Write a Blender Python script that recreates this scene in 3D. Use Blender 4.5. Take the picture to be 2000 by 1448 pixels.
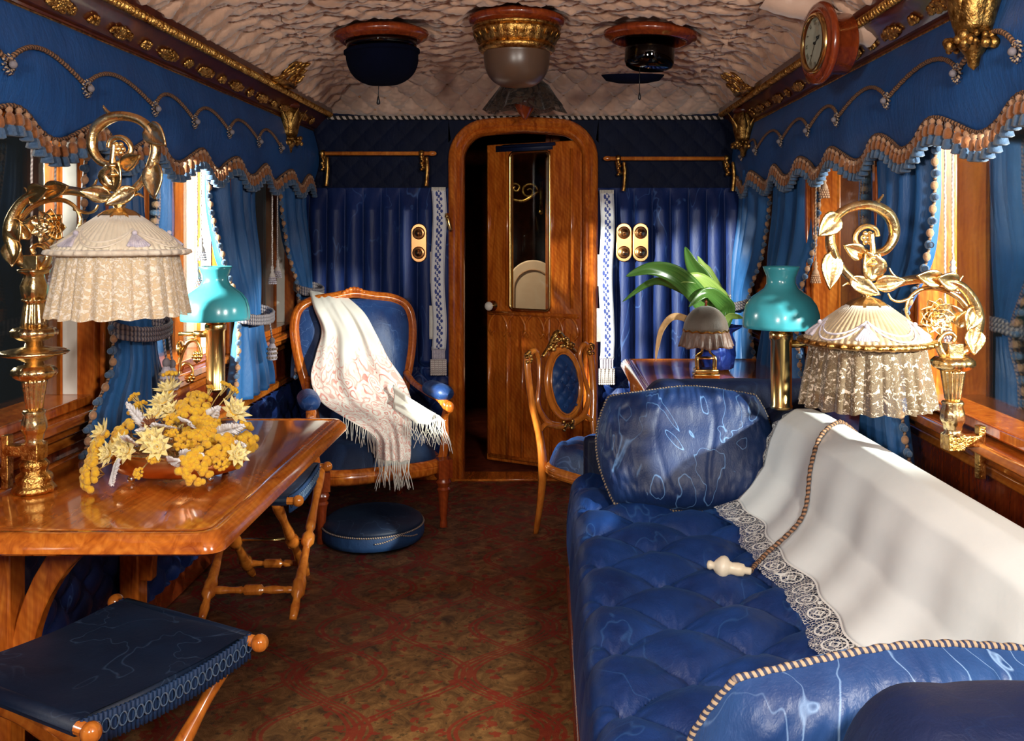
import bpy, math, random
from mathutils import Vector, Matrix, noise as mnoise
for o in list(bpy.data.objects): bpy.data.objects.remove(o)
R = math.radians; PI = math.pi; sin = math.sin; cos = math.cos
random.seed(7)
COL = bpy.context.scene.collection
SC = bpy.context.scene
# ------------------------------------------------------------------ camera
CX, CZ, F = 0.12, 1.35, 1800.0           # eye position; focal length in pixels of a 2000 px wide frame
cd = bpy.data.cameras.new('camera'); cam = bpy.data.objects.new('camera', cd); COL.objects.link(cam)
cam.location = (CX, 0, CZ); cam.rotation_euler = (PI/2, 0, 0)
cd.sensor_width = 36; cd.lens = 36*F/2000; cd.shift_x = -0.035; cd.shift_y = -0.137; cd.clip_start = 0.05
SC.camera = cam
# ------------------------------------------------------------------ view, world, lights
SC.view_settings.view_transform = 'Standard'; SC.view_settings.look = 'None'
SC.view_settings.gamma = 1.0; SC.view_settings.use_curve_mapping = False
SC.view_settings.exposure = 0.12
w = bpy.data.worlds.new('world'); SC.world = w; w.use_nodes = True
w.node_tree.nodes['Background'].inputs[0].default_value = (0.6, 0.62, 0.66, 1)
w.node_tree.nodes['Background'].inputs[1].default_value = 0.02
def area(name, loc, target, size, power, color=(1,1,1), spread=180):
    l = bpy.data.lights.new(name, 'AREA'); l.shape = 'SQUARE'; l.size = size; l.energy = power; l.color = color
    l.spread = R(spread)
    o = bpy.data.objects.new(name, l); COL.objects.link(o); o.location = loc
    o.rotation_euler = (Vector(target)-Vector(loc)).to_track_quat('-Z', 'Y').to_euler(); return o
def spot(name, loc, target, rad, power, color=(1,1,1), ang=60, blend=.3):
    l = bpy.data.lights.new(name, 'SPOT'); l.shadow_soft_size = rad; l.energy = power; l.color = color
    l.spot_size = R(ang); l.spot_blend = blend
    o = bpy.data.objects.new(name, l); COL.objects.link(o); o.location = loc
    o.rotation_euler = (Vector(target)-Vector(loc)).to_track_quat('-Z', 'Y').to_euler(); return o
spot('light_outside_left', (-3.0, 1.93, 1.74), (0.9, 4.95, 1.1), 0.05, 3800, (1,.95,.88), 30, .4)
spot('light_outside_right', (3.0, .2, 1.95), (-0.65, 4.45, 0.85), 0.06, 2200, (1,.95,.88), 27, .4)
spot('light_outside_left_far', (-2.9, 3.3, 1.8), (0.9, 3.0, 0.7), 0.08, 130, (1,.96,.9), 60)
spot('light_outside_right_far', (2.9, 2.9, 1.8), (-1.2, 3.8, 1.0), 0.08, 300, (1,.96,.9), 55)
spot('light_lobby_fill', (-0.5, 5.75, 1.9), (0.02, 6.2, 0.95), 0.05, 60, (1,.85,.65), 55)  # added spot, aimed to brighten the chair beyond the door pane
area('light_studio_right', (0.75, 0.15, 1.75), (-0.3, 4.0, 1.2), 0.22, 36, (1,.94,.86))
area('light_studio_left', (-0.55, -0.25, 1.6), (0.6, 3.2, 0.9), 0.22, 34, (1,.94,.86))
# ------------------------------------------------------------------ helpers
def P(px, py, D):
    return Vector((CX+(px-1070)/F*D, D, CZ-(py-450)/F*D))
def nz(x, y, z=0): return mnoise.noise(Vector((x, y, z)))
MAT = {}
def link_mesh(name, me, parent=None):
    o = bpy.data.objects.new(name, me); COL.objects.link(o)
    if parent is not None: o.parent = parent
    return o
ROOTM = {}
def thing(name, label, cat, loc=(0,0,0), rz=0.0, group=None):
    o = bpy.data.objects.new(name, None); COL.objects.link(o); o.empty_display_size = .05
    o.location = loc; o.rotation_euler = (0,0,rz); o['label'] = label; o['category'] = cat
    if group: o['group'] = group
    return o
def rootmat(o):
    while o.parent is not None: o = o.parent
    return Matrix.Translation(o.location) @ Matrix.Rotation(o.rotation_euler[2], 4, 'Z')
def tag(o, label, cat, group=None):
    o['label'] = label; o['category'] = cat
    if group: o['group'] = group
    return o
def struct(o): o['kind'] = 'structure'; return o
def copy_tree(o, parent=None):
    c = o.copy(); COL.objects.link(c); c.parent = parent
    for ch in list(o.children): copy_tree(ch, c)
    return c
def frame_from(d):
    d = Vector(d).normalized(); q = d.to_track_quat('Z', 'Y'); return q.to_matrix().to_4x4()
class MB:
    def __init__(s): s.v = []; s.f = []; s.uv = []
    def add(s, vs, fs, uvs=None, M=None):
        b = len(s.v)
        s.v += [tuple(M @ Vector(p)) for p in vs] if M is not None else [tuple(p) for p in vs]
        s.f += [tuple(i+b for i in f) for f in fs]
        s.uv += list(uvs) if uvs else [(p[0], p[1]) for p in vs]
        return s
    def box(s, a, b, M=None):
        (x0,y0,z0),(x1,y1,z1) = a, b
        x0,x1 = min(x0,x1),max(x0,x1); y0,y1 = min(y0,y1),max(y0,y1); z0,z1 = min(z0,z1),max(z0,z1)
        v = [(x0,y0,z0),(x1,y0,z0),(x1,y1,z0),(x0,y1,z0),(x0,y0,z1),(x1,y0,z1),(x1,y1,z1),(x0,y1,z1)]
        return s.add(v, [(0,3,2,1),(4,5,6,7),(0,1,5,4),(1,2,6,5),(2,3,7,6),(3,0,4,7)], None, M)
    def grid(s, fn, nu, nv, us=1, vs=1, M=None, flip=False):
        v = []; uv = []; f = []
        for j in range(nv+1):
            for i in range(nu+1):
                u, t = i/nu, j/nv
                v.append(fn(u, t)); uv.append((u*us, t*vs))
        for j in range(nv):
            for i in range(nu):
                a = j*(nu+1)+i; q = (a, a+1, a+nu+2, a+nu+1)
                f.append(q[::-1] if flip else q)
        return s.add(v, f, uv, M)
    def lathe(s, prof, n=24, c=(0,0,0), M=None, mod=None, cap=True):
        # prof: [(r, z)] ; mod(theta, z, r)->r
        base = Matrix.Translation(c) if M is None else Matrix.Translation(c) @ M
        v = []; uv = []; f = []
        for j, (r, z) in enumerate(prof):
            for i in range(n+1):
                t = 2*PI*i/n; rr = mod(t, z, r) if mod else r
                v.append((rr*cos(t), rr*sin(t), z)); uv.append((i/n, j/max(1,len(prof)-1)))
        for j in range(len(prof)-1):
            for i in range(n):
                a = j*(n+1)+i; f.append((a, a+1, a+n+2, a+n+1))
        if cap:
            if prof[0][0] > 1e-4: f.append(tuple(range(n-1, -1, -1)))
            if prof[-1][0] > 1e-4: b = (len(prof)-1)*(n+1); f.append(tuple(b+i for i in range(n)))
        return s.add(v, f, uv, base)
    def sphere(s, c, r, nu=12, nv=8, M=None):
        if not hasattr(r, '__len__'): r = (r, r, r)
        v = []; uv = []; f = []
        for j in range(nv+1):
            ph = PI*j/nv
            for i in range(nu+1):
                t = 2*PI*i/nu
                v.append((c[0]+r[0]*sin(ph)*cos(t), c[1]+r[1]*sin(ph)*sin(t), c[2]-r[2]*cos(ph))); uv.append((i/nu, j/nv))
        for j in range(nv):
            for i in range(nu):
                a = j*(nu+1)+i; f.append((a, a+1, a+nu+2, a+nu+1))
        return s.add(v, f, uv, M)
    def tube(s, pts, rad, n=8, M=None, twist=0, lobes=2, depth=.28, flat=1.0, closed=False, us=1.0):
        pts = [Vector(p) for p in pts]; m = len(pts)
        if not hasattr(rad, '__len__'): rad = [rad]*m
        elif len(rad) != m: rad = resample1(rad, m)
        v = []; uv = []; f = []; up = None; L = 0
        for j, p in enumerate(pts):
            if closed: d = (pts[(j+1) % m]-pts[(j-1) % m])
            else: d = (pts[min(m-1, j+1)]-pts[max(0, j-1)])
            if d.length < 1e-9: d = Vector((0,0,1))
            d.normalize()
            if j: L += (pts[j]-pts[j-1]).length
            if up is None:
                up = Vector((0,0,1)) if abs(d.z) < .9 else Vector((0,1,0))
            up = (up - d*up.dot(d))
            if up.length < 1e-6: up = d.orthogonal()
            up.normalize(); sd = d.cross(up)
            for i in range(n+1):
                t = 2*PI*i/n; r = rad[j]
                if twist: r = r*(1-depth+depth*abs(cos((t*lobes + L*twist)/2))*1.4)
                v.append(p + sd*(r*cos(t)) + up*(r*sin(t)*flat)); uv.append((L*us, i/n))
        for j in range(m-1):
            for i in range(n):
                a = j*(n+1)+i; f.append((a, a+1, a+n+2, a+n+1))
        if closed:
            for i in range(n):
                a = (m-1)*(n+1)+i; f.append((a, a+1, i+1, i))
        else:
            f.append(tuple(range(n-1, -1, -1))); b = (m-1)*(n+1); f.append(tuple(b+i for i in range(n)))
        return s.add(v, f, uv, M)
    def prism(s, poly, z0, z1, M=None):
        n = len(poly); v = [(x,y,z0) for x,y in poly]+[(x,y,z1) for x,y in poly]
        f = [tuple(range(n-1,-1,-1)), tuple(range(n, 2*n))]+[(i, (i+1)%n, n+(i+1)%n, n+i) for i in range(n)]
        return s.add(v, f, None, M)
    def leaf(s, M, L, W, curl=.3, n=6, cup=.3, thick=0):
        # blade along +X, width along Y, curling up in Z
        def fn(u, t):
            a = u*curl*PI; x = L*(sin(a)/(curl*PI) if curl else u); z = L*((1-cos(a))/(curl*PI) if curl else 0)
            wd = W*(sin(PI*min(1, u**.7*.97+.03)))*(.5); k = (t-.5)*2
            return (x, wd*k, z+cup*wd*k*k)
        s.grid(fn, n, 4, M=M); return s
    def build(s, name, mat, parent=None, world=False, smooth=True, bevel=0, solid=0, sub=0, auto=None):
        me = bpy.data.meshes.new(name)
        vs = s.v
        if world and parent is not None:
            inv = rootmat(parent).inverted(); vs = [tuple(inv @ Vector(p)) for p in vs]
        me.from_pydata(vs, [], s.f)
        ul = me.uv_layers.new(name='UVMap')
        li = [0]*len(me.loops); me.loops.foreach_get('vertex_index', li)
        flat = []
        for i in li: flat += s.uv[i]
        ul.data.foreach_set('uv', flat)
        if smooth: me.polygons.foreach_set('use_smooth', [True]*len(me.polygons))
        m = MAT[mat] if isinstance(mat, str) else mat
        me.materials.append(m); me.update()
        o = link_mesh(name, me, parent)
        if solid:
            d = o.modifiers.new('solid', 'SOLIDIFY'); d.thickness = solid; d.offset = 0
        if bevel:
            d = o.modifiers.new('bevel', 'BEVEL'); d.width = bevel; d.segments = 2; d.limit_method = 'ANGLE'; d.angle_limit = R(40)
        if auto is not None or (bevel and smooth):
            try: me.set_sharp_from_angle(angle=R(auto or 40))
            except Exception: pass
        return o
def resample1(a, m):
    out = []
    for j in range(m):
        t = j/(m-1)*(len(a)-1); i = min(len(a)-2, int(t)); k = t-i; out.append(a[i]*(1-k)+a[i+1]*k)
    return out
def smooth_path(pts, k=6):
    # Catmull-Rom through the points
    P_ = [Vector(p) for p in pts]; out = []
    for i in range(len(P_)-1):
        p0 = P_[max(0,i-1)]; p1 = P_[i]; p2 = P_[i+1]; p3 = P_[min(len(P_)-1,i+2)]
        for j in range(k):
            t = j/k
            out.append(.5*((2*p1)+(-p0+p2)*t+(2*p0-5*p1+4*p2-p3)*t*t+(-p0+3*p1-3*p2+p3)*t*t*t))
    out.append(P_[-1]); return out
def spiral(c, r0, r1, a0, turns, n=40, ax=0, bx=2, y=0):
    out = []
    for i in range(n+1):
        t = i/n; r = r0*(1-t)+r1*t; a = a0+turns*2*PI*t; p = [0,0,0]; p[ax] = c[0]+r*cos(a); p[bx] = c[1]+r*sin(a)
        p[3-ax-bx] = y; out.append(Vector(p))
    return out
# ------------------------------------------------------------------ materials
def newmat(name):
    m = bpy.data.materials.new(name); m.use_nodes = True; nt = m.node_tree
    b = nt.nodes['Principled BSDF']; MAT[name] = m; return m, nt, b
def nd(nt, t, **k):
    n = nt.nodes.new(t)
    for a, b in k.items(): setattr(n, a, b)
    return n
def sock(nt, n, i, val):
    if isinstance(val, (int, float)): n.inputs[i].default_value = val
    elif isinstance(val, tuple): n.inputs[i].default_value = val
    else: nt.links.new(val, n.inputs[i])
def mth(nt, op, a, b=0.0, c=0.0):
    n = nd(nt, 'ShaderNodeMath', operation=op); sock(nt, n, 0, a); sock(nt, n, 1, b); sock(nt, n, 2, c); return n.outputs[0]
def coords(nt, kind='Object', sc=(1,1,1)):
    tc = nd(nt, 'ShaderNodeTexCoord'); mp = nd(nt, 'ShaderNodeMapping'); nt.links.new(tc.outputs[kind], mp.inputs[0])
    mp.inputs['Scale'].default_value = sc; return mp.outputs[0]
def tnoise(nt, vec, scale, detail=3, rough=.5, dist=0):
    n = nd(nt, 'ShaderNodeTexNoise'); nt.links.new(vec, n.inputs['Vector']); n.inputs['Scale'].default_value = scale
    n.inputs['Detail'].default_value = detail; n.inputs['Roughness'].default_value = rough; n.inputs['Distortion'].default_value = dist
    return n.outputs['Fac']
def ramp(nt, fac, stops, interp='LINEAR'):
    n = nd(nt, 'ShaderNodeValToRGB'); n.color_ramp.interpolation = interp; nt.links.new(fac, n.inputs[0])
    e = n.color_ramp.elements
    while len(e) < len(stops): e.new(.5)
    for k, (p, c) in enumerate(stops):
        e[k].position = p; e[k].color = (c[0], c[1], c[2], 1) if hasattr(c, '__len__') else (c, c, c, 1)
    return n.outputs[0]
def mixc(nt, fac, a, b):
    n = nd(nt, 'ShaderNodeMix', data_type='RGBA'); sock(nt, n, 0, fac)
    for i, x in ((6, a), (7, b)):
        if isinstance(x, tuple): n.inputs[i].default_value = (x[0], x[1], x[2], 1)
        else: nt.links.new(x, n.inputs[i])
    return n.outputs[2]
def bump(nt, b, h, strength=.3, dist=.01):
    n = nd(nt, 'ShaderNodeBump'); n.inputs['Strength'].default_value = strength; n.inputs['Distance'].default_value = dist
    nt.links.new(h, n.inputs['Height']); nt.links.new(n.outputs[0], b.inputs['Normal'])
def setc(nt, b, c):
    if isinstance(c, tuple): b.inputs['Base Color'].default_value = (c[0], c[1], c[2], 1)
    else: nt.links.new(c, b.inputs['Base Color'])
def wood(name, dark, mid, light, sc=(1,1,1), scale=6, rough=.22, coat=.6, fig=True):
    m, nt, b = newmat(name); v = coords(nt, 'Object', sc)
    n1 = tnoise(nt, v, scale, 5, .6, 1.2)
    c = ramp(nt, n1, [(.25, dark), (.5, mid), (.75, light)])
    if fig:
        v2 = coords(nt, 'Object', (1,1,1)); n2 = tnoise(nt, v2, 4, 2, .5, 2.5)
        wv = nd(nt, 'ShaderNodeTexWave', bands_direction='DIAGONAL'); nt.links.new(v2, wv.inputs['Vector'])
        wv.inputs['Scale'].default_value = 22; wv.inputs['Distortion'].default_value = 3; wv.inputs['Detail'].default_value = 2
        c = mixc(nt, mth(nt, 'MULTIPLY', wv.outputs['Fac'], mth(nt, 'MULTIPLY', n2, .45)), c, dark)
    setc(nt, b, c); b.inputs['Roughness'].default_value = rough; b.inputs['Coat Weight'].default_value = coat
    b.inputs['Coat Roughness'].default_value = .06
    return m
wood('satinwood', (.24,.034,.005), (.55,.13,.013), (.78,.25,.032), (6,6,.8))
wood('satinwood_flat', (.26,.045,.006), (.56,.15,.017), (.76,.26,.036), (5,.6,5), rough=.16, coat=.9)
wood('mahogany', (.035,.006,.003), (.085,.014,.006), (.14,.03,.010), (2,2,2), rough=.3, coat=.5)
wood('redwood', (.11,.014,.004), (.22,.033,.007), (.34,.065,.012), (6,6,.8), rough=.25)
wood('turned_wood', (.30,.06,.008), (.56,.16,.02), (.76,.27,.04), (4,4,1), rough=.2, coat=.8, fig=False)
def metal(name, c, rough=.25, bscale=0, bs=.3, met=1.0, mott=None):
    m, nt, b = newmat(name); setc(nt, b, c); b.inputs['Metallic'].default_value = met; b.inputs['Roughness'].default_value = rough
    v = coords(nt)
    if mott: setc(nt, b, ramp(nt, tnoise(nt, v, 60, 3), [(.35, mott), (.6, c)]))
    if bscale: bump(nt, b, tnoise(nt, v, bscale, 3), bs, .004)
    return m
metal('gold', (.90,.67,.36), .26, 120, .3, mott=(.74,.47,.18))
metal('gilt', (.80,.48,.14), .28, 220, .6, mott=(.30,.12,.02))
metal('old_gilt', (.46,.27,.08), .4, 160, .6, mott=(.20,.09,.02))
metal('brass', (.72,.48,.18), .22)
metal('copper', (.62,.26,.11), .2)
metal('silver', (.75,.73,.72), .12)
metal('copper_satin', (.82,.42,.17), .28)
def moire(name, dark, mid, line, sc=(1,1,1), rough=.32, amt=.7, sheen=.25, wr=.35, nscale=3.2, lines=5.0):
    m, nt, b = newmat(name); v = coords(nt, 'Object', sc)
    n = tnoise(nt, v, nscale, 3, .55, .6)
    fr = mth(nt, 'FRACT', mth(nt, 'MULTIPLY', n, lines))
    d = mth(nt, 'ABSOLUTE', mth(nt, 'SUBTRACT', fr, .5))
    ln = ramp(nt, d, [(0.0, 1.0), (.035, .0)])
    md = tnoise(nt, v, 2.2, 2)
    base = mixc(nt, ramp(nt, tnoise(nt, v, 6, 4, .6), [(.3, 0.), (.7, 1.)]), dark, mid)
    c = mixc(nt, mth(nt, 'MULTIPLY', mth(nt, 'MULTIPLY', ln, amt), ramp(nt, md, [(.36, 0.), (.52, 1.)])), base, line)
    setc(nt, b, c); b.inputs['Roughness'].default_value = rough+.14; b.inputs['Sheen Weight'].default_value = sheen*.5
    b.inputs['Sheen Tint'].default_value = (line[0], line[1], line[2], 1); b.inputs['Specular IOR Level'].default_value = .4
    v3 = coords(nt, 'Object', (1,1,.25)); h = tnoise(nt, v3, 45, 4, .6, .5)
    bump(nt, b, mth(nt, 'ADD', h, mth(nt, 'MULTIPLY', tnoise(nt, v, 260, 2), .25)), wr, .006); return m
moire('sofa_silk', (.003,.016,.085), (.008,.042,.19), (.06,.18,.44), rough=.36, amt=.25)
moire('cushion_silk', (.004,.013,.062), (.008,.03,.115), (.12,.25,.50), (1,1,.7), rough=.34, amt=.95, nscale=3.6, lines=8)
moire('near_cushion_silk', (.008,.030,.12), (.03,.09,.26), (.26,.42,.68), (1,1,.5), rough=.28, amt=.95, nscale=4.2, lines=8, sheen=.5)
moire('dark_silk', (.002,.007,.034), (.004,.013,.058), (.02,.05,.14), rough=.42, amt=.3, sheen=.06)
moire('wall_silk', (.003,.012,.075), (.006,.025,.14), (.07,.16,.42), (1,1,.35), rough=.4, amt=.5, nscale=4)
moire('chair_silk', (.006,.022,.10), (.016,.06,.2), (.12,.22,.48), rough=.3, amt=.5, nscale=6)
moire('curtain_silk', (.010,.06,.19), (.02,.11,.30), (.06,.2,.42), (1,1,.3), rough=.36, amt=.15, sheen=.4)
moire('valance_silk', (.008,.055,.20), (.016,.09,.30), (.04,.14,.36), (1,1,.4), rough=.38, amt=.1, sheen=.4, wr=.5)
moire('night_velvet', (.001,.002,.008), (.002,.003,.014), (.004,.006,.02), rough=.85, amt=.0, sheen=.1)
moire('stool_silk', (.002,.007,.024), (.005,.016,.045), (.05,.09,.17), (1,1,1), rough=.42, amt=.5, nscale=5, wr=.15)
moire('plush_blue', (.004,.02,.07), (.008,.036,.11), (.02,.06,.15), rough=.5, amt=.2)
for n_ in ('night_velvet',): MAT[n_].node_tree.nodes['Principled BSDF'].inputs['Specular IOR Level'].default_value = .08
def cloth(name, c1, c2, rough=.7, scale=8, sheen=.3, wr=.3, ws=60, trans=0):
    m, nt, b = newmat(name); v = coords(nt)
    setc(nt, b, ramp(nt, tnoise(nt, v, scale, 4, .6, .5), [(.3, c1), (.7, c2)])); b.inputs['Roughness'].default_value = rough
    b.inputs['Sheen Weight'].default_value = sheen; bump(nt, b, tnoise(nt, v, ws, 4, .6, 1), wr, .004); return m
cloth('ceiling_silk', (.46,.26,.17), (.74,.48,.34), .42, 5, .5, .55, 26)
cloth('padded_silk', (.50,.31,.22), (.66,.46,.36), .4, 5, .6, .3, 60)
cloth('white_cloth', (.80,.84,.84), (.88,.92,.92), .85, 3, .1, .12, 30)
cloth('orange_wool', (.17,.05,.010), (.34,.11,.022), .8, 60, .4, .5, 300)
cloth('tan_wool', (.26,.12,.05), (.46,.24,.12), .7, 60, .4, .5, 300)
cloth('blue_wool', (.02,.06,.14), (.07,.14,.25), .8, 60, .4, .5, 300)
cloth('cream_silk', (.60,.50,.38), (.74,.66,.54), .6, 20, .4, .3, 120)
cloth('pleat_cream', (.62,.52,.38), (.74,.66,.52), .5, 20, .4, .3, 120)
cloth('lilac_thread', (.36,.32,.42), (.62,.56,.6), .6, 90, .3, .4, 200)
cloth('white_thread', (.74,.70,.62), (.82,.79,.72), .8, 40, .2, .3, 200)
cloth('yellow_flower', (.78,.36,.008), (.88,.56,.02), .8, 90, .2, .8, 300)
cloth('straw_flower', (.86,.66,.18), (.9,.82,.5), .7, 60, .2, .3, 200)
cloth('white_fern', (.72,.70,.72), (.84,.82,.82), .8, 60, .2, .4, 200)
cloth('brown_flower', (.16,.04,.01), (.3,.09,.02), .8, 60, .1, .5, 200)
cloth('dry_stem', (.55,.38,.10), (.68,.5,.16), .8, 60, .1, .2, 200)
cloth('dead_leaf', (.62,.33,.12), (.78,.5,.24), .6, 30, .1, .3, 60)
cloth('dark_lace_fabric', (.03,.015,.008), (.06,.03,.016), .8, 40, .2, .6, 120)
cloth('taupe_fabric', (.06,.04,.028), (.10,.07,.05), .55, 10, .4, .3, 90)
cloth('brown_frill', (.08,.035,.022), (.15,.075,.05), .4, 30, .3, .4, 80)
cloth('ivory', (.72,.60,.42), (.82,.74,.60), .35, 20, .0, .05, 50)
cloth('lit_jamb_white', (.74,.70,.62), (.82,.79,.72), .5, 10, .0, .05, 50)  # strong light on the left window jambs, put into the colour
cloth('peach_fabric', (.60,.40,.26), (.68,.47,.32), .7, 10, .2, .1, 50)
cloth('black_iron', (.012,.012,.014), (.02,.02,.022), .4, 10, 0, .05, 50)
def striped(name, c1, c2, freq, rough=.7, lobes=1):
    m, nt, b = newmat(name); tc = nd(nt, 'ShaderNodeTexCoord'); sp = nd(nt, 'ShaderNodeSeparateXYZ'); nt.links.new(tc.outputs['UV'], sp.inputs[0])
    f = mth(nt, 'FRACT', mth(nt, 'ADD', mth(nt, 'MULTIPLY', sp.outputs[0], freq), mth(nt, 'MULTIPLY', sp.outputs[1], lobes)))
    setc(nt, b, ramp(nt, f, [(.46, c1), (.54, c2)])); b.inputs['Roughness'].default_value = rough; return m
striped('cord_brown', (.05,.03,.025), (.32,.16,.08), 85)
striped('cord_navy', (.006,.01,.04), (.26,.18,.11), 105)
striped('cord_gold', (.02,.03,.08), (.42,.30,.19), 105)
striped('cord_dark', (.01,.008,.008), (.5,.42,.36), 30)
striped('cord_grey', (.07,.07,.11), (.30,.25,.24), 90)
striped('cord_pale', (.45,.36,.34), (.72,.66,.62), 90)
striped('cord_tan', (.20,.10,.05), (.42,.25,.15), 70)
def medallion(nt, v):
    sp = nd(nt, 'ShaderNodeSeparateXYZ'); nt.links.new(v, sp.inputs[0])
    a = mth(nt, 'MULTIPLY', mth(nt, 'SUBTRACT', mth(nt, 'FRACT', sp.outputs[1]), .5), 1.0); b = mth(nt, 'SUBTRACT', sp.outputs[0], .5)
    d = mth(nt, 'ADD', mth(nt, 'ABSOLUTE', a), mth(nt, 'ABSOLUTE', b)); e = mth(nt, 'SQRT', mth(nt, 'ADD', mth(nt, 'MULTIPLY', a, a), mth(nt, 'MULTIPLY', b, b)))
    r1 = mth(nt, 'LESS_THAN', mth(nt, 'ABSOLUTE', mth(nt, 'SUBTRACT', d, .16)), .035); r2 = mth(nt, 'LESS_THAN', mth(nt, 'ABSOLUTE', mth(nt, 'SUBTRACT', e, .34)), .03)
    r3 = mth(nt, 'LESS_THAN', mth(nt, 'ABSOLUTE', mth(nt, 'SUBTRACT', b, -.47)), .05)
    return mth(nt, 'MAXIMUM', mth(nt, 'MAXIMUM', r1, r2), r3)
def lace(name, base, hi, hole=.5, scale=70, dens=.55, med=False, fs=.16):
    m, nt, b = newmat(name); v = coords(nt, 'UV')
    vo = nd(nt, 'ShaderNodeTexVoronoi', feature='DISTANCE_TO_EDGE'); nt.links.new(v, vo.inputs['Vector']); vo.inputs['Scale'].default_value = scale
    fl = tnoise(nt, v, scale*fs, 4, .6, 1.0)
    fm = ramp(nt, fl, [(dens-.03, 0.), (dens+.03, 1.)])
    fm = mth(nt, 'MAXIMUM', fm, medallion(nt, v)) if med else fm
    net = ramp(nt, vo.outputs['Distance'], [(.05, 1.), (.09, 0.)])
    al = mth(nt, 'MAXIMUM', mth(nt, 'MAXIMUM', net, fm), 1-hole)
    setc(nt, b, mixc(nt, fm, base, hi)); nt.links.new(al, b.inputs['Alpha']); b.inputs['Roughness'].default_value = .7
    b.inputs['Sheen Weight'].default_value = .3; bump(nt, b, fm, .5, .004); return m
lace('cream_lace', (.66,.50,.31), (.80,.70,.58), .12, 60, .52, fs=.30)
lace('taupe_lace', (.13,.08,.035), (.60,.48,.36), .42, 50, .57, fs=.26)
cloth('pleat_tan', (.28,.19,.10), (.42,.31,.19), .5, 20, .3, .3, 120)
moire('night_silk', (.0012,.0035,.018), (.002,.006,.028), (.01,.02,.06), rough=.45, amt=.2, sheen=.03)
lace('white_lace', (.66,.64,.62), (.8,.8,.78), .97, 9, .62, True)
lace('black_lace', (.012,.008,.005), (.05,.025,.012), .6, 30, .5)
def glassy(name, tint, rough=.02, gl=.12, fres=1.5, alpha=.0):
    m = bpy.data.materials.new(name); m.use_nodes = True; nt = m.node_tree; nt.nodes.clear(); MAT[name] = m
    o = nd(nt, 'ShaderNodeOutputMaterial'); t = nd(nt, 'ShaderNodeBsdfTransparent'); g = nd(nt, 'ShaderNodeBsdfGlossy')
    t.inputs[0].default_value = (*tint, 1); g.inputs['Roughness'].default_value = rough
    fr = nd(nt, 'ShaderNodeLayerWeight'); fr.inputs[0].default_value = .5
    fr5 = mth(nt, 'ADD', mth(nt, 'MULTIPLY', mth(nt, 'POWER', fr.outputs['Facing'], 4.0), .75), .035)
    mx = nd(nt, 'ShaderNodeMixShader'); nt.links.new(mth(nt, 'MULTIPLY', fr5, gl), mx.inputs[0])
    nt.links.new(t.outputs[0], mx.inputs[1]); nt.links.new(g.outputs[0], mx.inputs[2]); nt.links.new(mx.outputs[0], o.inputs[0]); return m
glassy('pane_glass', (.88,.92,.9), gl=1.0); glassy('smoke_glass', (.30,.28,.27), gl=1.3, fres=1.5); glassy('clear_glass', (.85,.88,.9), gl=.35)
m, nt, b = newmat('blue_opal'); setc(nt, b, (.05,.32,.385)); b.inputs['Roughness'].default_value = .22; b.inputs['Subsurface Weight'].default_value = .25
b.inputs['Subsurface Radius'].default_value = (.02,.05,.06); b.inputs['Coat Weight'].default_value = .3
m, nt, b = newmat('frosted_amber'); setc(nt, b, (.10,.055,.035)); b.inputs['Roughness'].default_value = .32
m, nt, b = newmat('porcelain'); setc(nt, b, (.85,.80,.72)); b.inputs['Roughness'].default_value = .12
m, nt, b = newmat('clock_paper'); setc(nt, b, (.85,.77,.56)); b.inputs['Roughness'].default_value = .5
m, nt, b = newmat('black_ink'); setc(nt, b, (.01,.009,.008)); b.inputs['Roughness'].default_value = .5
m, nt, b = newmat('blue_foil'); v = coords(nt); setc(nt, b, ramp(nt, tnoise(nt, v, 18, 3, .6, 1), [(.3, (.006,.012,.10)), (.6, (.03,.07,.42)), (.8, (.2,.35,.8))]))
b.inputs['Roughness'].default_value = .18; b.inputs['Metallic'].default_value = .45
m, nt, b = newmat('leaf_green'); v = coords(nt, 'UV', (1,14,1)); setc(nt, b, ramp(nt, tnoise(nt, v, 3, 3), [(.3, (.03,.10,.02)), (.7, (.10,.22,.04))])); b.inputs['Roughness'].default_value = .25; b.inputs['Coat Weight'].default_value = .3
m, nt, b = newmat('leaf_pale'); v = coords(nt, 'UV', (1,14,1)); setc(nt, b, ramp(nt, tnoise(nt, v, 3, 3), [(.3, (.16,.30,.05)), (.7, (.36,.46,.12))])); b.inputs['Roughness'].default_value = .3
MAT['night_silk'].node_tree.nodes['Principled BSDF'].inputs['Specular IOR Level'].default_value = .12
# carpet: interlaced ogee bands with red leaf flecks on olive brown
m, nt, b = newmat('carpet'); v = coords(nt)
wn = nd(nt, 'ShaderNodeTexNoise'); nt.links.new(v, wn.inputs['Vector']); wn.inputs['Scale'].default_value = 9; wn.inputs['Detail'].default_value = 3
sp = nd(nt, 'ShaderNodeSeparateXYZ'); nt.links.new(v, sp.inputs[0]); X, Y = sp.outputs[0], sp.outputs[1]
wob = mth(nt, 'MULTIPLY', mth(nt, 'SUBTRACT', wn.outputs['Fac'], .5), .03)
S = mth(nt, 'MULTIPLY', mth(nt, 'SINE', mth(nt, 'MULTIPLY', Y, 2*PI/.66)), .135)
def band(sgn, off, wd):
    q = mth(nt, 'ADD', mth(nt, 'ADD', X, mth(nt, 'MULTIPLY', S, sgn)), mth(nt, 'ADD', wob, off))
    d = mth(nt, 'PINGPONG', q, .26); return mth(nt, 'LESS_THAN', mth(nt, 'ABSOLUTE', mth(nt, 'SUBTRACT', d, wd)), .006)
bands = band(1, 0, .010)
for a in ((-1, 0, .010), (1, 0, .03), (-1, .26, .012)): bands = mth(nt, 'MAXIMUM', bands, band(*a))
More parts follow.
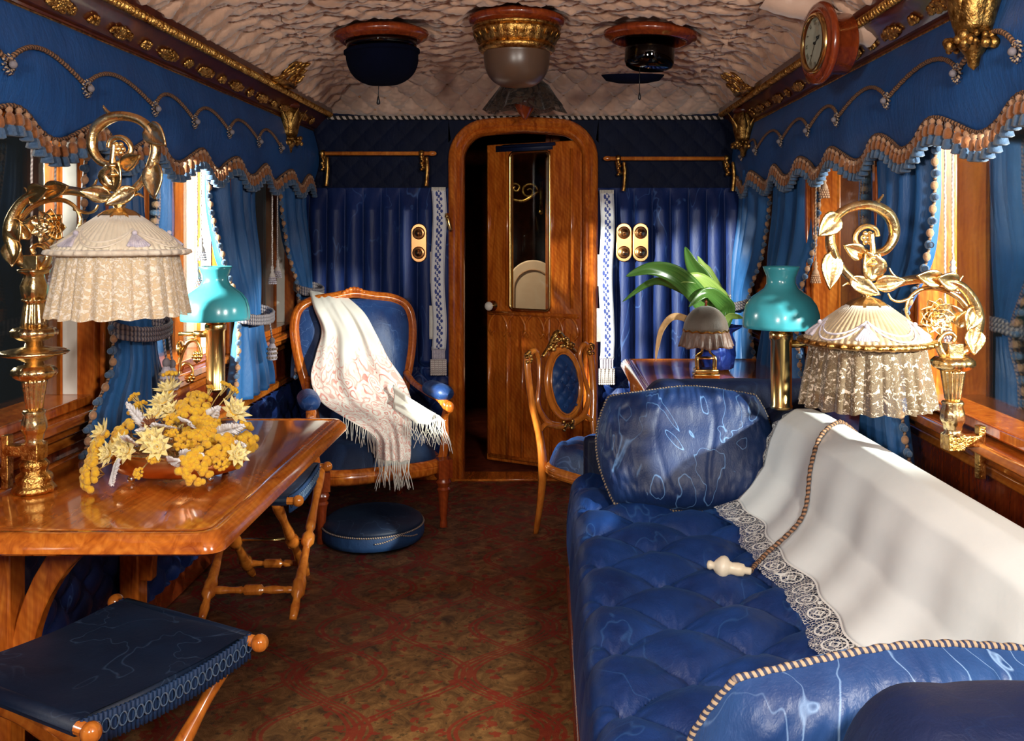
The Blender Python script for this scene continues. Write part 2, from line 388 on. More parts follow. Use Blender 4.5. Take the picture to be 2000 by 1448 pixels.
vo = nd(nt, 'ShaderNodeTexVoronoi'); nt.links.new(v, vo.inputs['Vector']); vo.inputs['Scale'].default_value = 21
vd = mth(nt, 'ADD', vo.outputs['Distance'], mth(nt, 'MULTIPLY', mth(nt, 'SUBTRACT', tnoise(nt, v, 60, 2), .5), .9))
fleck = mth(nt, 'LESS_THAN', vd, .28)
vo2 = nd(nt, 'ShaderNodeTexVoronoi'); nt.links.new(v, vo2.inputs['Vector']); vo2.inputs['Scale'].default_value = 34
fleck2 = mth(nt, 'LESS_THAN', mth(nt, 'ADD', vo2.outputs['Distance'], mth(nt, 'MULTIPLY', mth(nt, 'SUBTRACT', tnoise(nt, v, 90, 2), .5), .9)), .2)
g = ramp(nt, tnoise(nt, v, 14, 5, .7, 1), [(.3, (.10,.045,.012)), (.5, (.34,.17,.045)), (.72, (.70,.39,.12))])
g = mixc(nt, mth(nt, 'MULTIPLY', fleck2, .6), g, (.07,.055,.02))
red = mixc(nt, tnoise(nt, v, 60, 2), (.42,.025,.010), (.60,.055,.018))
g = mixc(nt, mth(nt, 'MULTIPLY', fleck, .75), g, red); g = mixc(nt, mth(nt, 'MULTIPLY', bands, .75), g, red)
setc(nt, b, g); b.inputs['Roughness'].default_value = .95
bump(nt, b, tnoise(nt, v, 320, 2), .5, .004)
# white shawl with printed red paisley
m, nt, b = newmat('paisley_shawl'); tc = nd(nt, 'ShaderNodeTexCoord'); sp = nd(nt, 'ShaderNodeSeparateXYZ'); nt.links.new(tc.outputs['UV'], sp.inputs[0])
mp = nd(nt, 'ShaderNodeMapping'); nt.links.new(tc.outputs['UV'], mp.inputs[0]); mp.inputs['Scale'].default_value = (1, 1.7, 1)
dn = nd(nt, 'ShaderNodeTexNoise'); nt.links.new(mp.outputs[0], dn.inputs['Vector']); dn.inputs['Scale'].default_value = 7
vm = nd(nt, 'ShaderNodeVectorMath', operation='MULTIPLY_ADD'); nt.links.new(dn.outputs['Color'], vm.inputs[0]); vm.inputs[1].default_value = (.12,.12,0); nt.links.new(mp.outputs[0], vm.inputs[2])
vo = nd(nt, 'ShaderNodeTexVoronoi'); nt.links.new(vm.outputs[0], vo.inputs['Vector']); vo.inputs['Scale'].default_value = 11
rings = mth(nt, 'ABSOLUTE', mth(nt, 'SUBTRACT', mth(nt, 'FRACT', mth(nt, 'MULTIPLY', vo.outputs['Distance'], 3.4)), .5))
rm = ramp(nt, rings, [(.10, 1.), (.2, 0.)])
V = sp.outputs[1]; ed = mth(nt, 'ABSOLUTE', mth(nt, 'SUBTRACT', sp.outputs[0], .5))
zone = mth(nt, 'ADD', V, mth(nt, 'MULTIPLY', mth(nt, 'SUBTRACT', tnoise(nt, mp.outputs[0], 6, 3), .5), .35))
zone = mth(nt, 'ADD', zone, mth(nt, 'MULTIPLY', ed, .12))
zm = ramp(nt, zone, [(.33, 0.), (.42, 1.), (.86, 1.), (.9, 1.)])
gr = mixc(nt, ramp(nt, tnoise(nt, mp.outputs[0], 9, 3), [(.45, 0.), (.6, 1.)]), (.68,.36,.30), (.62,.14,.10))
g = mixc(nt, mth(nt, 'MULTIPLY', mth(nt, 'MULTIPLY', rm, zm), .85), (.80,.76,.70), gr)
g = mixc(nt, mth(nt, 'MULTIPLY', zm, mth(nt, 'MULTIPLY', ramp(nt, tnoise(nt, mp.outputs[0], 22, 3), [(.5, 0.), (.55, 1.)]), .4)), g, (.72,.42,.38))
setc(nt, b, g); b.inputs['Roughness'].default_value = .8; b.inputs['Sheen Weight'].default_value = .2
# white band embroidered with blue leaves
m, nt, b = newmat('embroidered_band'); tc = nd(nt, 'ShaderNodeTexCoord'); sp = nd(nt, 'ShaderNodeSeparateXYZ'); nt.links.new(tc.outputs['UV'], sp.inputs[0])
U, V = sp.outputs[0], sp.outputs[1]
vv = mth(nt, 'MULTIPLY', V, 13.0); cell = mth(nt, 'FRACT', vv)
def blob(cu, cv, ru, rv):
    a = mth(nt, 'DIVIDE', mth(nt, 'SUBTRACT', U, cu), ru); q = mth(nt, 'DIVIDE', mth(nt, 'SUBTRACT', cell, cv), rv)
    return mth(nt, 'LESS_THAN', mth(nt, 'ADD', mth(nt, 'MULTIPLY', a, a), mth(nt, 'MULTIPLY', q, q)), 1.0)
pt = blob(.36, .3, .09, .2)
for a in ((.5,.5,.08,.14), (.64,.72,.10,.14), (.64,.28,.07,.1), (.36,.8,.06,.1), (.5,.05,.05,.1), (.5,.95,.05,.1)): pt = mth(nt, 'MAXIMUM', pt, blob(*a))
st = mth(nt, 'LESS_THAN', mth(nt, 'ABSOLUTE', mth(nt, 'SUBTRACT', U, mth(nt, 'ADD', .5, mth(nt, 'MULTIPLY', mth(nt, 'SINE', mth(nt, 'MULTIPLY', vv, 2*PI)), .15)))), .025)
pt = mth(nt, 'MAXIMUM', pt, st)
ch = mth(nt, 'GREATER_THAN', mth(nt, 'SINE', mth(nt, 'MULTIPLY', V, 900.0)), .2)
eg = mth(nt, 'LESS_THAN', mth(nt, 'ABSOLUTE', mth(nt, 'SUBTRACT', mth(nt, 'ABSOLUTE', mth(nt, 'SUBTRACT', U, .5)), .42)), .025)
pt = mth(nt, 'MAXIMUM', pt, mth(nt, 'MULTIPLY', eg, ch))
setc(nt, b, mixc(nt, pt, (.74,.74,.76), (.035,.06,.26))); b.inputs['Roughness'].default_value = .8
# ================================================================== SETTING
YE = 5.01; YB = -1.0; WX = 1.24
def sb(name, mat, boxes, bevel=.004, parent=None):
    m = MB()
    for a, b_ in boxes: m.box(a, b_)
    o = m.build(name, mat, parent, bevel=bevel)
    return struct(o) if parent is None else o
sb('floor', 'carpet', [((-1.34, YB, -.04), (1.34, YE+.02, 0))], 0)
def ceil_z(x): return 2.20-.068*(x/.83)**2
def ruche(x, y):
    a = y/.082+.55*nz(x*5, y*3, 1)+.25*nz(x*14, y*9, 5); row = math.floor(a)
    k = abs(sin(PI*a))**.55; l = abs(sin(PI*(x/.24+.5*row+.3*nz(row*3.1, x*2, 2))))
    fl_ = 1.0
    for lx, ly in ((-.545, 3.68), (0, 3.56), (.53, 3.68)):
        r_ = math.hypot(x-lx, y-ly)
        if r_ < .24: fl_ = min(fl_, max(0.0, (r_-.17)/.07))
    tw = a+.6*sin(x*21+row*2.1+3*nz(x*3, row*.7, 8))
    return (.044*k*(.42+.58*l**.5)+.014*abs(sin(PI*tw))**.6+.010*nz(x*22, y*40, 3)+.006*nz(x*60, y*80, 4))*(.3+.7*fl_)-.012
def ruche_p(x, y): return ruche(x, y)
# centre ceiling
m = MB(); NY0 = 2.7
m.grid(lambda u, t: (-.83+1.66*u, YB+(NY0-YB)*t, ceil_z(-.83+1.66*u)-ruche(-.83+1.66*u, YB+(NY0-YB)*t)), 100, 180)
m.grid(lambda u, t: (-.83+1.66*u, NY0+(4.65-NY0)*t, ceil_z(-.83+1.66*u)-ruche(-.83+1.66*u, NY0+(4.65-NY0)*t)), 210, 260)
struct(m.build('ceiling', 'ceiling_silk'))
# side covings and end coving
for sgn, nm in ((-1, 'trim_1'), (1, 'trim_2')):
    def cv(u, t, sgn=sgn):
        # u across the curve (0 rope .. 1 cornice); t along y
        yend = 4.65+.36*u; y = 1.0+(yend-1.0)*t
        x = .83+.275*u; z = 2.132-.137*u; z += .040*sin(PI*u)
        d = ruche(x*1.0+5, y)*1.1*min(1, 9*u+.2)*min(1, 6*(1-u)+.02)
        return (sgn*(x-d*.55), y, z-d*.8)
    m = MB(); m.grid(cv, 44, 460); struct(m.build(nm, 'ceiling_silk'))
def endc(u, t):
    hw = .83+.275*t; x = (-1+2*u)*hw; y = 4.65+.36*t
    z0 = ceil_z(x) if abs(x) < .83 else 2.132
    e_ = min(1, abs(x)/hw)**6; z = (z0*(1-t)+1.965*t+.03*sin(PI*t))*(1-e_)+(2.132-.137*t+.04*sin(PI*t))*e_
    a = x/.135+t*2.3; b_ = x/.135-t*2.3
    h = .036*(abs(sin(PI*a)*sin(PI*b_)))**.33*min(1, (1-t)*8)*min(1, t*12+.2)*(1-.8*e_)+.006*nz(x*26, t*20, 7)+.004*nz(x*50, t*50, 7)
    return (x, y-h*.35, z-h)
m = MB(); m.grid(endc, 260, 70); ec = struct(m.build('trim_3', 'padded_silk'))
k = 0
for j in range(1, 5):
    for i in range(-9, 10):
        # buttons sit where both sine terms vanish
        a, b_ = i, None
        t = j/4.6; x = (i+(.5 if j % 2 else 0))*.135
        if abs(x) > .76+.2*t or t > .95: continue
        q = MB(); p = endc((x/(.83+.275*t)+1)/2, t); q.sphere((p[0], p[1]-.004, p[2]-.004), (.008, .008, .006), 8, 5)
        q.build('button', 'tan_wool', ec)
# ropes that outline the ceiling panels
for sgn, nm in ((-1, 'ceiling_rope'), (1, 'ceiling_rope')):
    side = 'left' if sgn < 0 else 'right'
    q = MB(); q.tube([(sgn*.83, .8+3.85*i/160, 2.118) for i in range(161)], .010, 8, twist=170)
    tag(q.build('ceiling_rope', 'cord_tan'), 'long twisted cord along the %s edge of the gathered ceiling' % side, 'cord')
    q = MB(); q.tube([(sgn*(.83+.275*t), 4.65+.35*t, 2.112-.137*t+.036*sin(PI*t)) for t in [i/30 for i in range(31)]], .009, 8, twist=170)
    tag(q.build('corner_rope', 'cord_tan'), 'short diagonal twisted cord running down the %s far corner of the ceiling' % side, 'cord')
q = MB(); q.tube([(-1.07+2.14*i/260, YE-.03, 1.958) for i in range(261)], .011, 10, twist=150)
tag(q.build('wall_rope', 'cord_dark'), 'black and white twisted cord across the top of the end wall', 'cord')
# side walls with windows
WIN = [(YB, 2.70), (2.98, 3.76), (4.02, 4.80)]
PIER = [(2.70, 2.98), (3.76, 4.02), (4.80, YE)]
wn_i = 1
for sgn, side in ((-1, 'left'), (1, 'right')):
    def X(a): return sgn*a
    sb('wall_'+side, 'redwood', [((X(WX), YB, .55), (X(1.36), YE+.02, .85)), ((X(WX), YB, 1.62), (X(1.36), YE+.02, 2.3)),
        ((X(WX), YB, 0), (X(1.36), YE+.02, .55))]+[((X(WX), a, .85), (X(1.30), b_, 1.62)) for a, b_ in PIER], .003)
    # wooden ledge and its mouldings
    z0 = .80 if side == 'left' else .79
    sb('trim_4' if sgn < 0 else 'trim_5', 'satinwood_flat', [((X(1.16), YB, z0+.015), (X(1.26), YE, z0+.045)), ((X(1.20), YB, z0-.02), (X(1.26), YE, z0+.015)),
        ((X(1.225), YB, z0-.06), (X(1.26), YE, z0-.03)), ((X(1.215), YB, .565), (X(1.26), YE, .60))], .006)
    # quilted blue dado below
    def dado(u, t, sgn=sgn):
        y = 1.0+4.0*u; z = .1+.46*t; a = y/.13+z/.13; b_ = y/.13-z/.13
        return (sgn*(1.235-.03*abs(sin(PI*a)*sin(PI*b_))**.4), y, z)
    m = MB(); m.grid(dado, 300, 40); struct(m.build('baseboard_'+side, 'wall_silk'))
    for wi, (a, b_) in enumerate(WIN):
        fr = MB(); x0, x1 = 1.205, 1.30; T = .035
        zb, zt = .845, 1.66
        x0, x1 = 1.19, (1.34 if sgn < 0 else 1.305)
        fr.box((X(x0), a, zb), (X(x1), a+T, zt)); fr.box((X(x0), b_-T, zb), (X(x1), b_, zt))
        fr.box((X(x0+.01), a, zb), (X(x1), b_, zb+.03)); fr.box((X(x0), a, zt-.05), (X(x1), b_, zt))
        # beads beside the frame
        fr.box((X(x0-.018), b_-.012, zb), (X(x0), b_+.02, zt)); fr.box((X(x0-.018), a-.02, zb), (X(x0), a+.012, zt))
        f = struct(fr.build('window_%d' % wn_i, 'satinwood', bevel=.005)); wn_i += 1
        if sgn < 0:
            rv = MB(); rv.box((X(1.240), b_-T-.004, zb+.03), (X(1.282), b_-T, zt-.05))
            rv.build('lit_reveal', 'lit_jamb_white', f, bevel=.003)  # white strip paints the bright light falling on the far jamb
        g = MB(); g.box((X(1.290), a+T, zb+.02), (X(1.296), b_-T, zt-.03)); g.build('pane', 'pane_glass', f, smooth=False)
    for wi, (a, b_) in enumerate(PIER):
        q = MB(); q.box((X(1.205), a+.03, .845), (X(1.25), a+.10, 1.66)); q.box((X(1.205), b_-.10, .845), (X(1.25), b_-.02, 1.66))
        o = tag(q.build('window_post', 'satinwood', bevel=.008), ['polished wooden posts of the nearest pier between windows on the %s wall', 'polished wooden posts of the middle window pier on the %s wall', 'polished wooden posts beside the end wall on the %s'][wi] % side, 'post')
        o['kind'] = 'structure'
sb('wall_back', 'dark_silk', [((-1.36, YB-.05, 0), (1.36, YB, 2.3))], 0)
# end wall : quilted top, fluted middle, quilted foot
def endwall(x, z):
    if z > 1.58:
        a = x/.12+z/.12; b_ = x/.12-z/.12; d = .004*abs(sin(PI*a)*sin(PI*b_))**.4
    elif z > .60:
        e = min(1, (1.58-z)/.12, (z-.60)/.04); d = .055*(1-abs(((x/.098) % 1)*2-1)**2.0)**.6*e + .004*nz(x*30, z*5)
    else:
        a = x/.13+z/.13; b_ = x/.13-z/.13; d = .03*abs(sin(PI*a)*sin(PI*b_))**.5
    return YE-d
m = MB()
m.grid(lambda u, t: (-1.22+.81*u, endwall(-1.22+.81*u, .12+1.46*t), .12+1.46*t), 220, 190)
m.grid(lambda u, t: (.385+.835*u, endwall(.385+.835*u, .12+1.46*t), .12+1.46*t), 220, 190)
m.box((-1.34, YE, 0), (-.41, YE+.04, 2.3)); m.box((.385, YE, 0), (1.34, YE+.04, 2.3)); m.box((-.42, YE, 1.92), (.40, YE+.04, 2.3))
struct(m.build('wall_end', 'wall_silk'))
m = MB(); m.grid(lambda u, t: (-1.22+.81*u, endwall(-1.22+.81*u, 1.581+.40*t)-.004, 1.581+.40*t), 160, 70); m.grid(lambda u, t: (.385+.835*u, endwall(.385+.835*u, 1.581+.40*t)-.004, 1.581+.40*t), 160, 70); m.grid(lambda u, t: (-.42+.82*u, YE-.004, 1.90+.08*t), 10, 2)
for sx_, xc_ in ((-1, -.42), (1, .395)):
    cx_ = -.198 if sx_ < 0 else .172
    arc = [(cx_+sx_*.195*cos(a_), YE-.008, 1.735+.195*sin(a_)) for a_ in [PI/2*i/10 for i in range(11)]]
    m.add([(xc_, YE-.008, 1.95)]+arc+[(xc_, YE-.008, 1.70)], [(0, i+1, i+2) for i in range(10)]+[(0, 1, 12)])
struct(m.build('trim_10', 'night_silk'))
sb('baseboard_end', 'satinwood_flat', [((-1.22, YE-.035, 0), (-.41, YE, .12)), ((.385, YE-.035, 0), (1.22, YE, .12)), ((-1.22, YE-.045, .10), (-.41, YE, .12)), ((.385, YE-.045, .10), (1.22, YE, .12))], .004)
sb('trim_6', 'satinwood_flat', [((-.42, YE-.06, 0), (.40, YE+.10, .012))], .003)
# door frame: arched moulding swept round the opening
def arch_path(x0, x1, z0, zt, r, n=10):
    pts = [(x0, z0), (x0, zt-r)]
    for i in range(1, n+1):
        a = PI-(PI/2)*i/n; pts.append((x0+r+r*cos(a), zt-r+r*sin(a)))
    mid = [((x0+x1)/2, zt+.012)]
    pts += mid
    for i in range(0, n+1):
        a = PI/2-(PI/2)*i/n; pts.append((x1-r+r*cos(a), zt-r+r*sin(a)))
    pts += [(x1, z0)]; return pts
def sweep2(mb, path, prof, closed=False):
    # path in XZ; profile [(outward offset, y)] ; outward = left of the travel direction
    m_ = len(path); rings = []
    for i, (x, z) in enumerate(path):
        ax, az = path[max(0, i-1)] if not closed else path[i-1]; bx, bz = path[min(m_-1, i+1)] if not closed else path[(i+1) % m_]
        dx, dz = bx-ax, bz-az; L = math.hypot(dx, dz) or 1; nx, nzz = -dz/L, dx/L
        rings.append([(x+nx*o, y, z+nzz*o) for o, y in prof])
    v = [p for r in rings for p in r]; k = len(prof); f = []
    for i in range(m_-1 if not closed else m_):
        for j in range(k-1):
            a = i*k+j; b_ = ((i+1) % m_)*k+j; f.append((a, a+1, b_+1, b_))
    mb.add(v, f)
ap = arch_path(-.338, .312, 0, 1.875, .14)
m = MB(); sweep2(m, ap, [(0, YE+.09), (0, YE-.02), (.008, YE-.042), (.02, YE-.048), (.028, YE-.04), (.032, YE-.05), (.05, YE-.066), (.066, YE-.058), (.078, YE-.045), (.082, YE+.01)])
struct(m.build('door_1', 'satinwood', auto=50))
# door leaf, ajar into the next room
dr = thing('saloon_door', 'polished orange wooden door with a tall glass pane standing ajar', 'door', (.305, YE+.035, 0), 0)
dr.rotation_euler[2] = -R(29)
DW = .617
def wframe(poly_out, poly_in, y0, y1): pass
m = MB()
def dz_top(x): # arched top of the leaf
    return 1.845
m.box((-.20, 0, .02), (0, .035, 1.845)); m.box((-DW, 0, .02), (-.455, .035, 1.845)); m.box((-.455, 0, 1.79), (-.20, .035, 1.845)); m.box((-.455, 0, .02), (-.20, .035, .90))
m.build('leaf_frame', 'satinwood', dr, bevel=.006)
m = MB()
loop = []
for (cx, cz, a0) in ((-.43, 1.765, 90), (-.43, .925, 180), (-.225, .925, 270), (-.225, 1.765, 0)):
    for i in range(6):
        a = R(a0+18*i) if a0 != 90 else R(90+18*i)
        loop.append((cx+.028*cos(a), cz+.028*sin(a)))
sweep2(m, loop, [(-.008, .01), (-.008, -.006), (-.002, -.012), (.006, -.010), (.010, 0)][::-1], closed=True)
m.build('window_bead', 'brass', dr)
m = MB(); m.box((-.455, .012, .90), (-.20, .018, 1.79)); m.build('pane', 'pane_glass', dr, smooth=False)
m = MB()
for x in (-.60, -.475, -.375, -.19, -.06): m.tube([(x, -.004, .06), (x, -.004, .78)], .009, 8)
for x in (-.60, -.475, -.185, -.06): m.tube([(x, -.004, .92), (x, -.004, 1.80)], .009, 8)
m.tube([(-DW+.02, -.005, .875), (-.02, -.005, .875)], .013, 8); m.tube([(-DW+.02, -.004, .05), (-.02, -.004, .05)], .012, 8)
m.build('moulding', 'satinwood', dr)
for c in (-.535, -.415, -.295, -.175, -.08):
    m = MB()
    for s2 in (-1, 1):
        pts = [(c+s2*.062*(cos(a)), -.006, .775+.095*sin(a)) for a in [R(q) for q in range(0, 76, 8)]]
        m.tube(pts, [.009, .007], 6); m.tube([(c+s2*.062, -.006, .775), (c+s2*.04, -.006, .745), (c+s2*.03, -.006, .77)], [.008, .004], 6)
    m.build('gothic_arch', 'satinwood', dr)
m = MB(); m.lathe([(.03, 0), (.03, .004), (.012, .008), (.010, .03)], 20, (-.572, 0, .915), Matrix.Rotation(PI/2, 4, 'X')); kb = m.build('rose', 'brass', dr)
m = MB(); m.sphere((-.572, -.048, .915), (.026, .02, .026), 16, 12); m.build('knob', 'porcelain', kb)
m = MB(); m.box((-.55, -.008, 1.80), (-.18, .0, 1.835)); m.tube([(-.50, -.012, 1.83), (-.16, -.012, 1.83)], .010, 8); m.build('blind_roll', 'dark_silk', dr)
# the next room through the doorway
sb('wall_lobby', 'mahogany', [((-1.3, 7.0, 0), (1.3, 7.04, 2.3)), ((-1.3, YE+.04, 0), (-1.26, 7.0, 2.3)), ((.9, YE+.04, 0), (.94, 7.0, 2.3)), ((-1.3, YE+.04, 2.15), (.94, 7.0, 2.19)), ((-1.3, YE+.02, -.04), (.94, 7.0, 0))], 0)
q = MB(); q.box((.105, 6.0, 0), (.135, 6.06, 2.1)); q.box((.15, 5.98, 0), (.20, 6.06, 2.1)); q.box((.135, 6.02, 0), (.15, 6.06, 2.1)); q.box((.10, 6.0, 2.05), (.4, 6.06, 2.15))
tag(struct(q.build('trim_7', 'satinwood', bevel=.004)), 'upright wooden jamb seen through the door pane', 'trim')
t = thing('round_back_chair', 'pale peach chair with a rounded back seen through the door pane', 'chair', (.02, 6.2, 0))
pts = [(-.17, .40)]+[(-.0+(-.17)*cos(a), .98+.17*sin(a)) for a in [PI/2*i/8 for i in range(17)]]+[(.17, .40)]
q = MB(); q.prism(pts, -.02, .02, Matrix.Rotation(PI/2, 4, 'X')); q.build('backrest', 'peach_fabric', t, bevel=.008)
q = MB(); q.tube([(x, -.022, z) for x, z in [(-.125, .42)]+[(-.125*cos(a), .96+.125*sin(a)) for a in [PI/2*i/8 for i in range(17)]]+[(.125, .42)]], .006, 6); q.build('inner_piping', 'tan_wool', t)
q = MB(); q.box((-.2, -.4, .32), (.2, .0, .42)); q.build('seat', 'peach_fabric', t, bevel=.03)
for x in (-.17, .17):
    for y in (-.37, -.02):
        q = MB(); q.tube([(x, y, .33), (x, y, 0)], [.02, .014], 8); q.build('leg', 'redwood', t)
t = thing('scroll_bracket', 'small gilt scroll bracket hanging beyond the door pane', 'bracket', (-.03, 5.9, 1.60))
q = MB(); q.tube(spiral((.03, .0), .055, .012, 0, 1.4, 30), [.008, .005], 6); q.tube(spiral((-.055, .02), .035, .008, PI, -1.2, 24), [.007, .004], 6)
q.tube(smooth_path([(.085, 0, 0), (.0, 0, -.06), (-.09, 0, -.045), (-.12, 0, .0), (-.10, 0, .02)]), [.010, .006], 6)
q.build('scroll', 'gilt', t)
q = MB(); q.tube([(.105, 0, -.13), (.105, 0, .06)], .010, 8); q.sphere((.105, 0, -.135), .014, 8, 6); q.build('rod', 'gilt', t)
# ================================================================== CORNICES
def blobs(mb, cx, L, H, fn, n, seed, r0=.0062):
    rd = random.Random(seed)
    for i in range(n):
        u = rd.uniform(-1, 1); vv = rd.uniform(-1, 1)*(1-.55*abs(u)); r = r0*rd.uniform(.8, 1.35)
        for s2 in (-1, 1):
            p, nn = fn(cx+s2*u*L, vv*H); mb.sphere((p[0]+nn[0]*.006, p[1], p[2]+nn[2]*.006), (r*.9, r, r), 7, 5)
for sgn, side in ((-1, 'left'), (1, 'right')):
    prof = [(1.26, 1.885), (1.155, 1.885), (1.148, 1.90), (1.135, 1.905), (1.10, 1.945), (1.085, 1.955), (1.068, 1.975), (1.05, 1.985), (1.045, 2.005), (1.26, 2.02)]
    t = thing('cornice', 'dark red gilded wooden cornice along the top of the %s wall' % side, 'cornice', (sgn*1.15, 3.0, 1.885)); t['kind'] = 'structure'
    t.name = 'trim_8' if sgn < 0 else 'trim_9'
    m = MB()
    m.grid(lambda u, q: (sgn*prof[int(round(u*(len(prof)-1)))][0], .9+(YE-.9)*q, prof[int(round(u*(len(prof)-1)))][1]), len(prof)-1, 20)
    m.build('board', 'mahogany', t, world=True, auto=20)
    m = MB(); yy = 1.2
    while yy < YE-.02:
        m.sphere((sgn*1.054, yy, 1.972), (.014, .0088, .015), 8, 6); yy += .0215
    b_ = m.build('bead_row', 'gilt', t, world=True); b_['kind'] = 'stuff'
    m = MB(); m.tube([(sgn*1.15, 1.0+4.0*i/200, 1.889) for i in range(201)], .0055, 6, twist=300); m.build('gilt_cord', 'gilt', t, world=True)
    def face(y, vv, sgn=sgn):
        return ((sgn*(1.118-vv*.62), y, 1.925+vv*.72), (-sgn*.76, 0, -.65))
    y = 1.35; i = 0
    while y < YE-.1:
        q = MB(); big = i % 2 == 0
        blobs(q, y, .062 if big else .024, .019, face, 54 if big else 18, 11+i)
        q.build('gilt_spray', 'gilt', t, world=True)
        y += .165; i += 1
# corner consoles and carved crests
def console(t, x, y, sgn, sc=1.0):
    q = MB(); q.lathe([(.045*sc, 0), (.052*sc, .012), (.045*sc, .03), (.036*sc, .045)], 16, (x, y, 1.935)); q.build('cap', 'mahogany', t, world=True)
    q = MB(); q.lathe([(.030*sc, 0), (.036*sc, .02), (.044*sc, .06), (.047*sc, .10), (.042*sc, .13), (.034*sc, .145)], 32, (x, y, 1.795), mod=lambda th, z, r: r*(1+.13*abs(cos(th*3))))
    q.build('acanthus_bowl', 'old_gilt', t, world=True)
    for i in range(6):
        a = i*PI/3+.3; q = MB()
        M = Matrix.Translation((x+.034*sc*cos(a), y+.034*sc*sin(a), 1.80)) @ Matrix.Rotation(a, 4, 'Z') @ Matrix.Rotation(-1.4, 4, 'Y')
        q.leaf(M, .14*sc, .045*sc, -.12, 8, .4); q.build('acanthus_leaf', 'old_gilt', t, world=True, solid=.003)
    q = MB()
    rd = random.Random(5)
    for i in range(40):
        a = rd.uniform(0, 2*PI); r = .042*sc*rd.uniform(.9, 1.35); q.sphere((x+r*cos(a), y+r*sin(a), 1.778+rd.uniform(-.012, .014)), .011*rd.uniform(.7, 1.3), 7, 5)
    q.build('leaf_collar', 'old_gilt', t, world=True)
    q = MB(); q.lathe([(.001, -.03), (.012, -.02), (.016, 0), (.03, .02), (.04, .03)], 12, (x, y, 1.745)); q.build('pendant', 'old_gilt', t, world=True)
for nm, x, y, sgn, lab, sc in (('corner_console', -1.12, 4.42, -1, 'gilded leafy console hanging at the far left corner of the cornice', 1.0),
                           ('corner_console', 1.10, 4.62, 1, 'gilded leafy console hanging at the far right corner of the cornice', 1.05),
                           ('corner_console', 1.09, 2.10, 1, 'gilded leafy console cut by the top right corner of the picture', 1.15)):
    t = thing(nm, lab, 'console', (x, y, 1.75)); console(t, x, y, sgn, sc)
for sgn, side, y in ((-1, 'left', 4.02), (1, 'right', 4.28)):
    t = thing('carved_crest', 'gilded carved scroll crest standing on the far end of the %s cornice' % side, 'ornament', (sgn*1.06, y, 1.99))
    def lean(q_): q_.v = [(px_-sgn*(pz_-1.985)*.95, py_, pz_) for px_, py_, pz_ in q_.v]; return q_
    q = MB(); x = sgn*1.04
    def yz(c, r0, r1, a0, tn, n=26): return [(x, y+p[0], 1.99+p[2]) for p in spiral(c, r0, r1, a0, tn, n)]
    q.tube(yz((-.07, .045), .045, .012, -PI/2, 1.2), [.012, .007], 8); q.tube(yz((.07, .045), .045, .012, -PI/2, -1.2), [.012, .007], 8)
    q.tube([(x, y-.08, 1.99), (x, y-.03, 2.05), (x, y, 2.13)], [.016, .008], 8); q.tube([(x, y+.08, 1.99), (x, y+.03, 2.05), (x, y, 2.13)], [.016, .008], 8)
    q.box((x-.02, y-.13, 1.985), (x+.02, y+.13, 2.0)); lean(q).build('scroll', 'gilt', t, world=True)
    q = MB(); rd = random.Random(3)
    for i in range(60):
        u = rd.uniform(-1, 1); hh = (1-abs(u))*.13; q.sphere((x-sgn*.012+rd.uniform(-.01, .01), y+u*.12, 2.0+rd.uniform(0, 1)*hh), .0095*rd.uniform(.6, 1.3), 7, 5)
    lean(q).build('leafwork', 'gilt', t, world=True)
    q = MB(); q.sphere((x, y, 2.145), (.02, .02, .025), 10, 8); lean(q).build('finial', 'gilt', t, world=True)
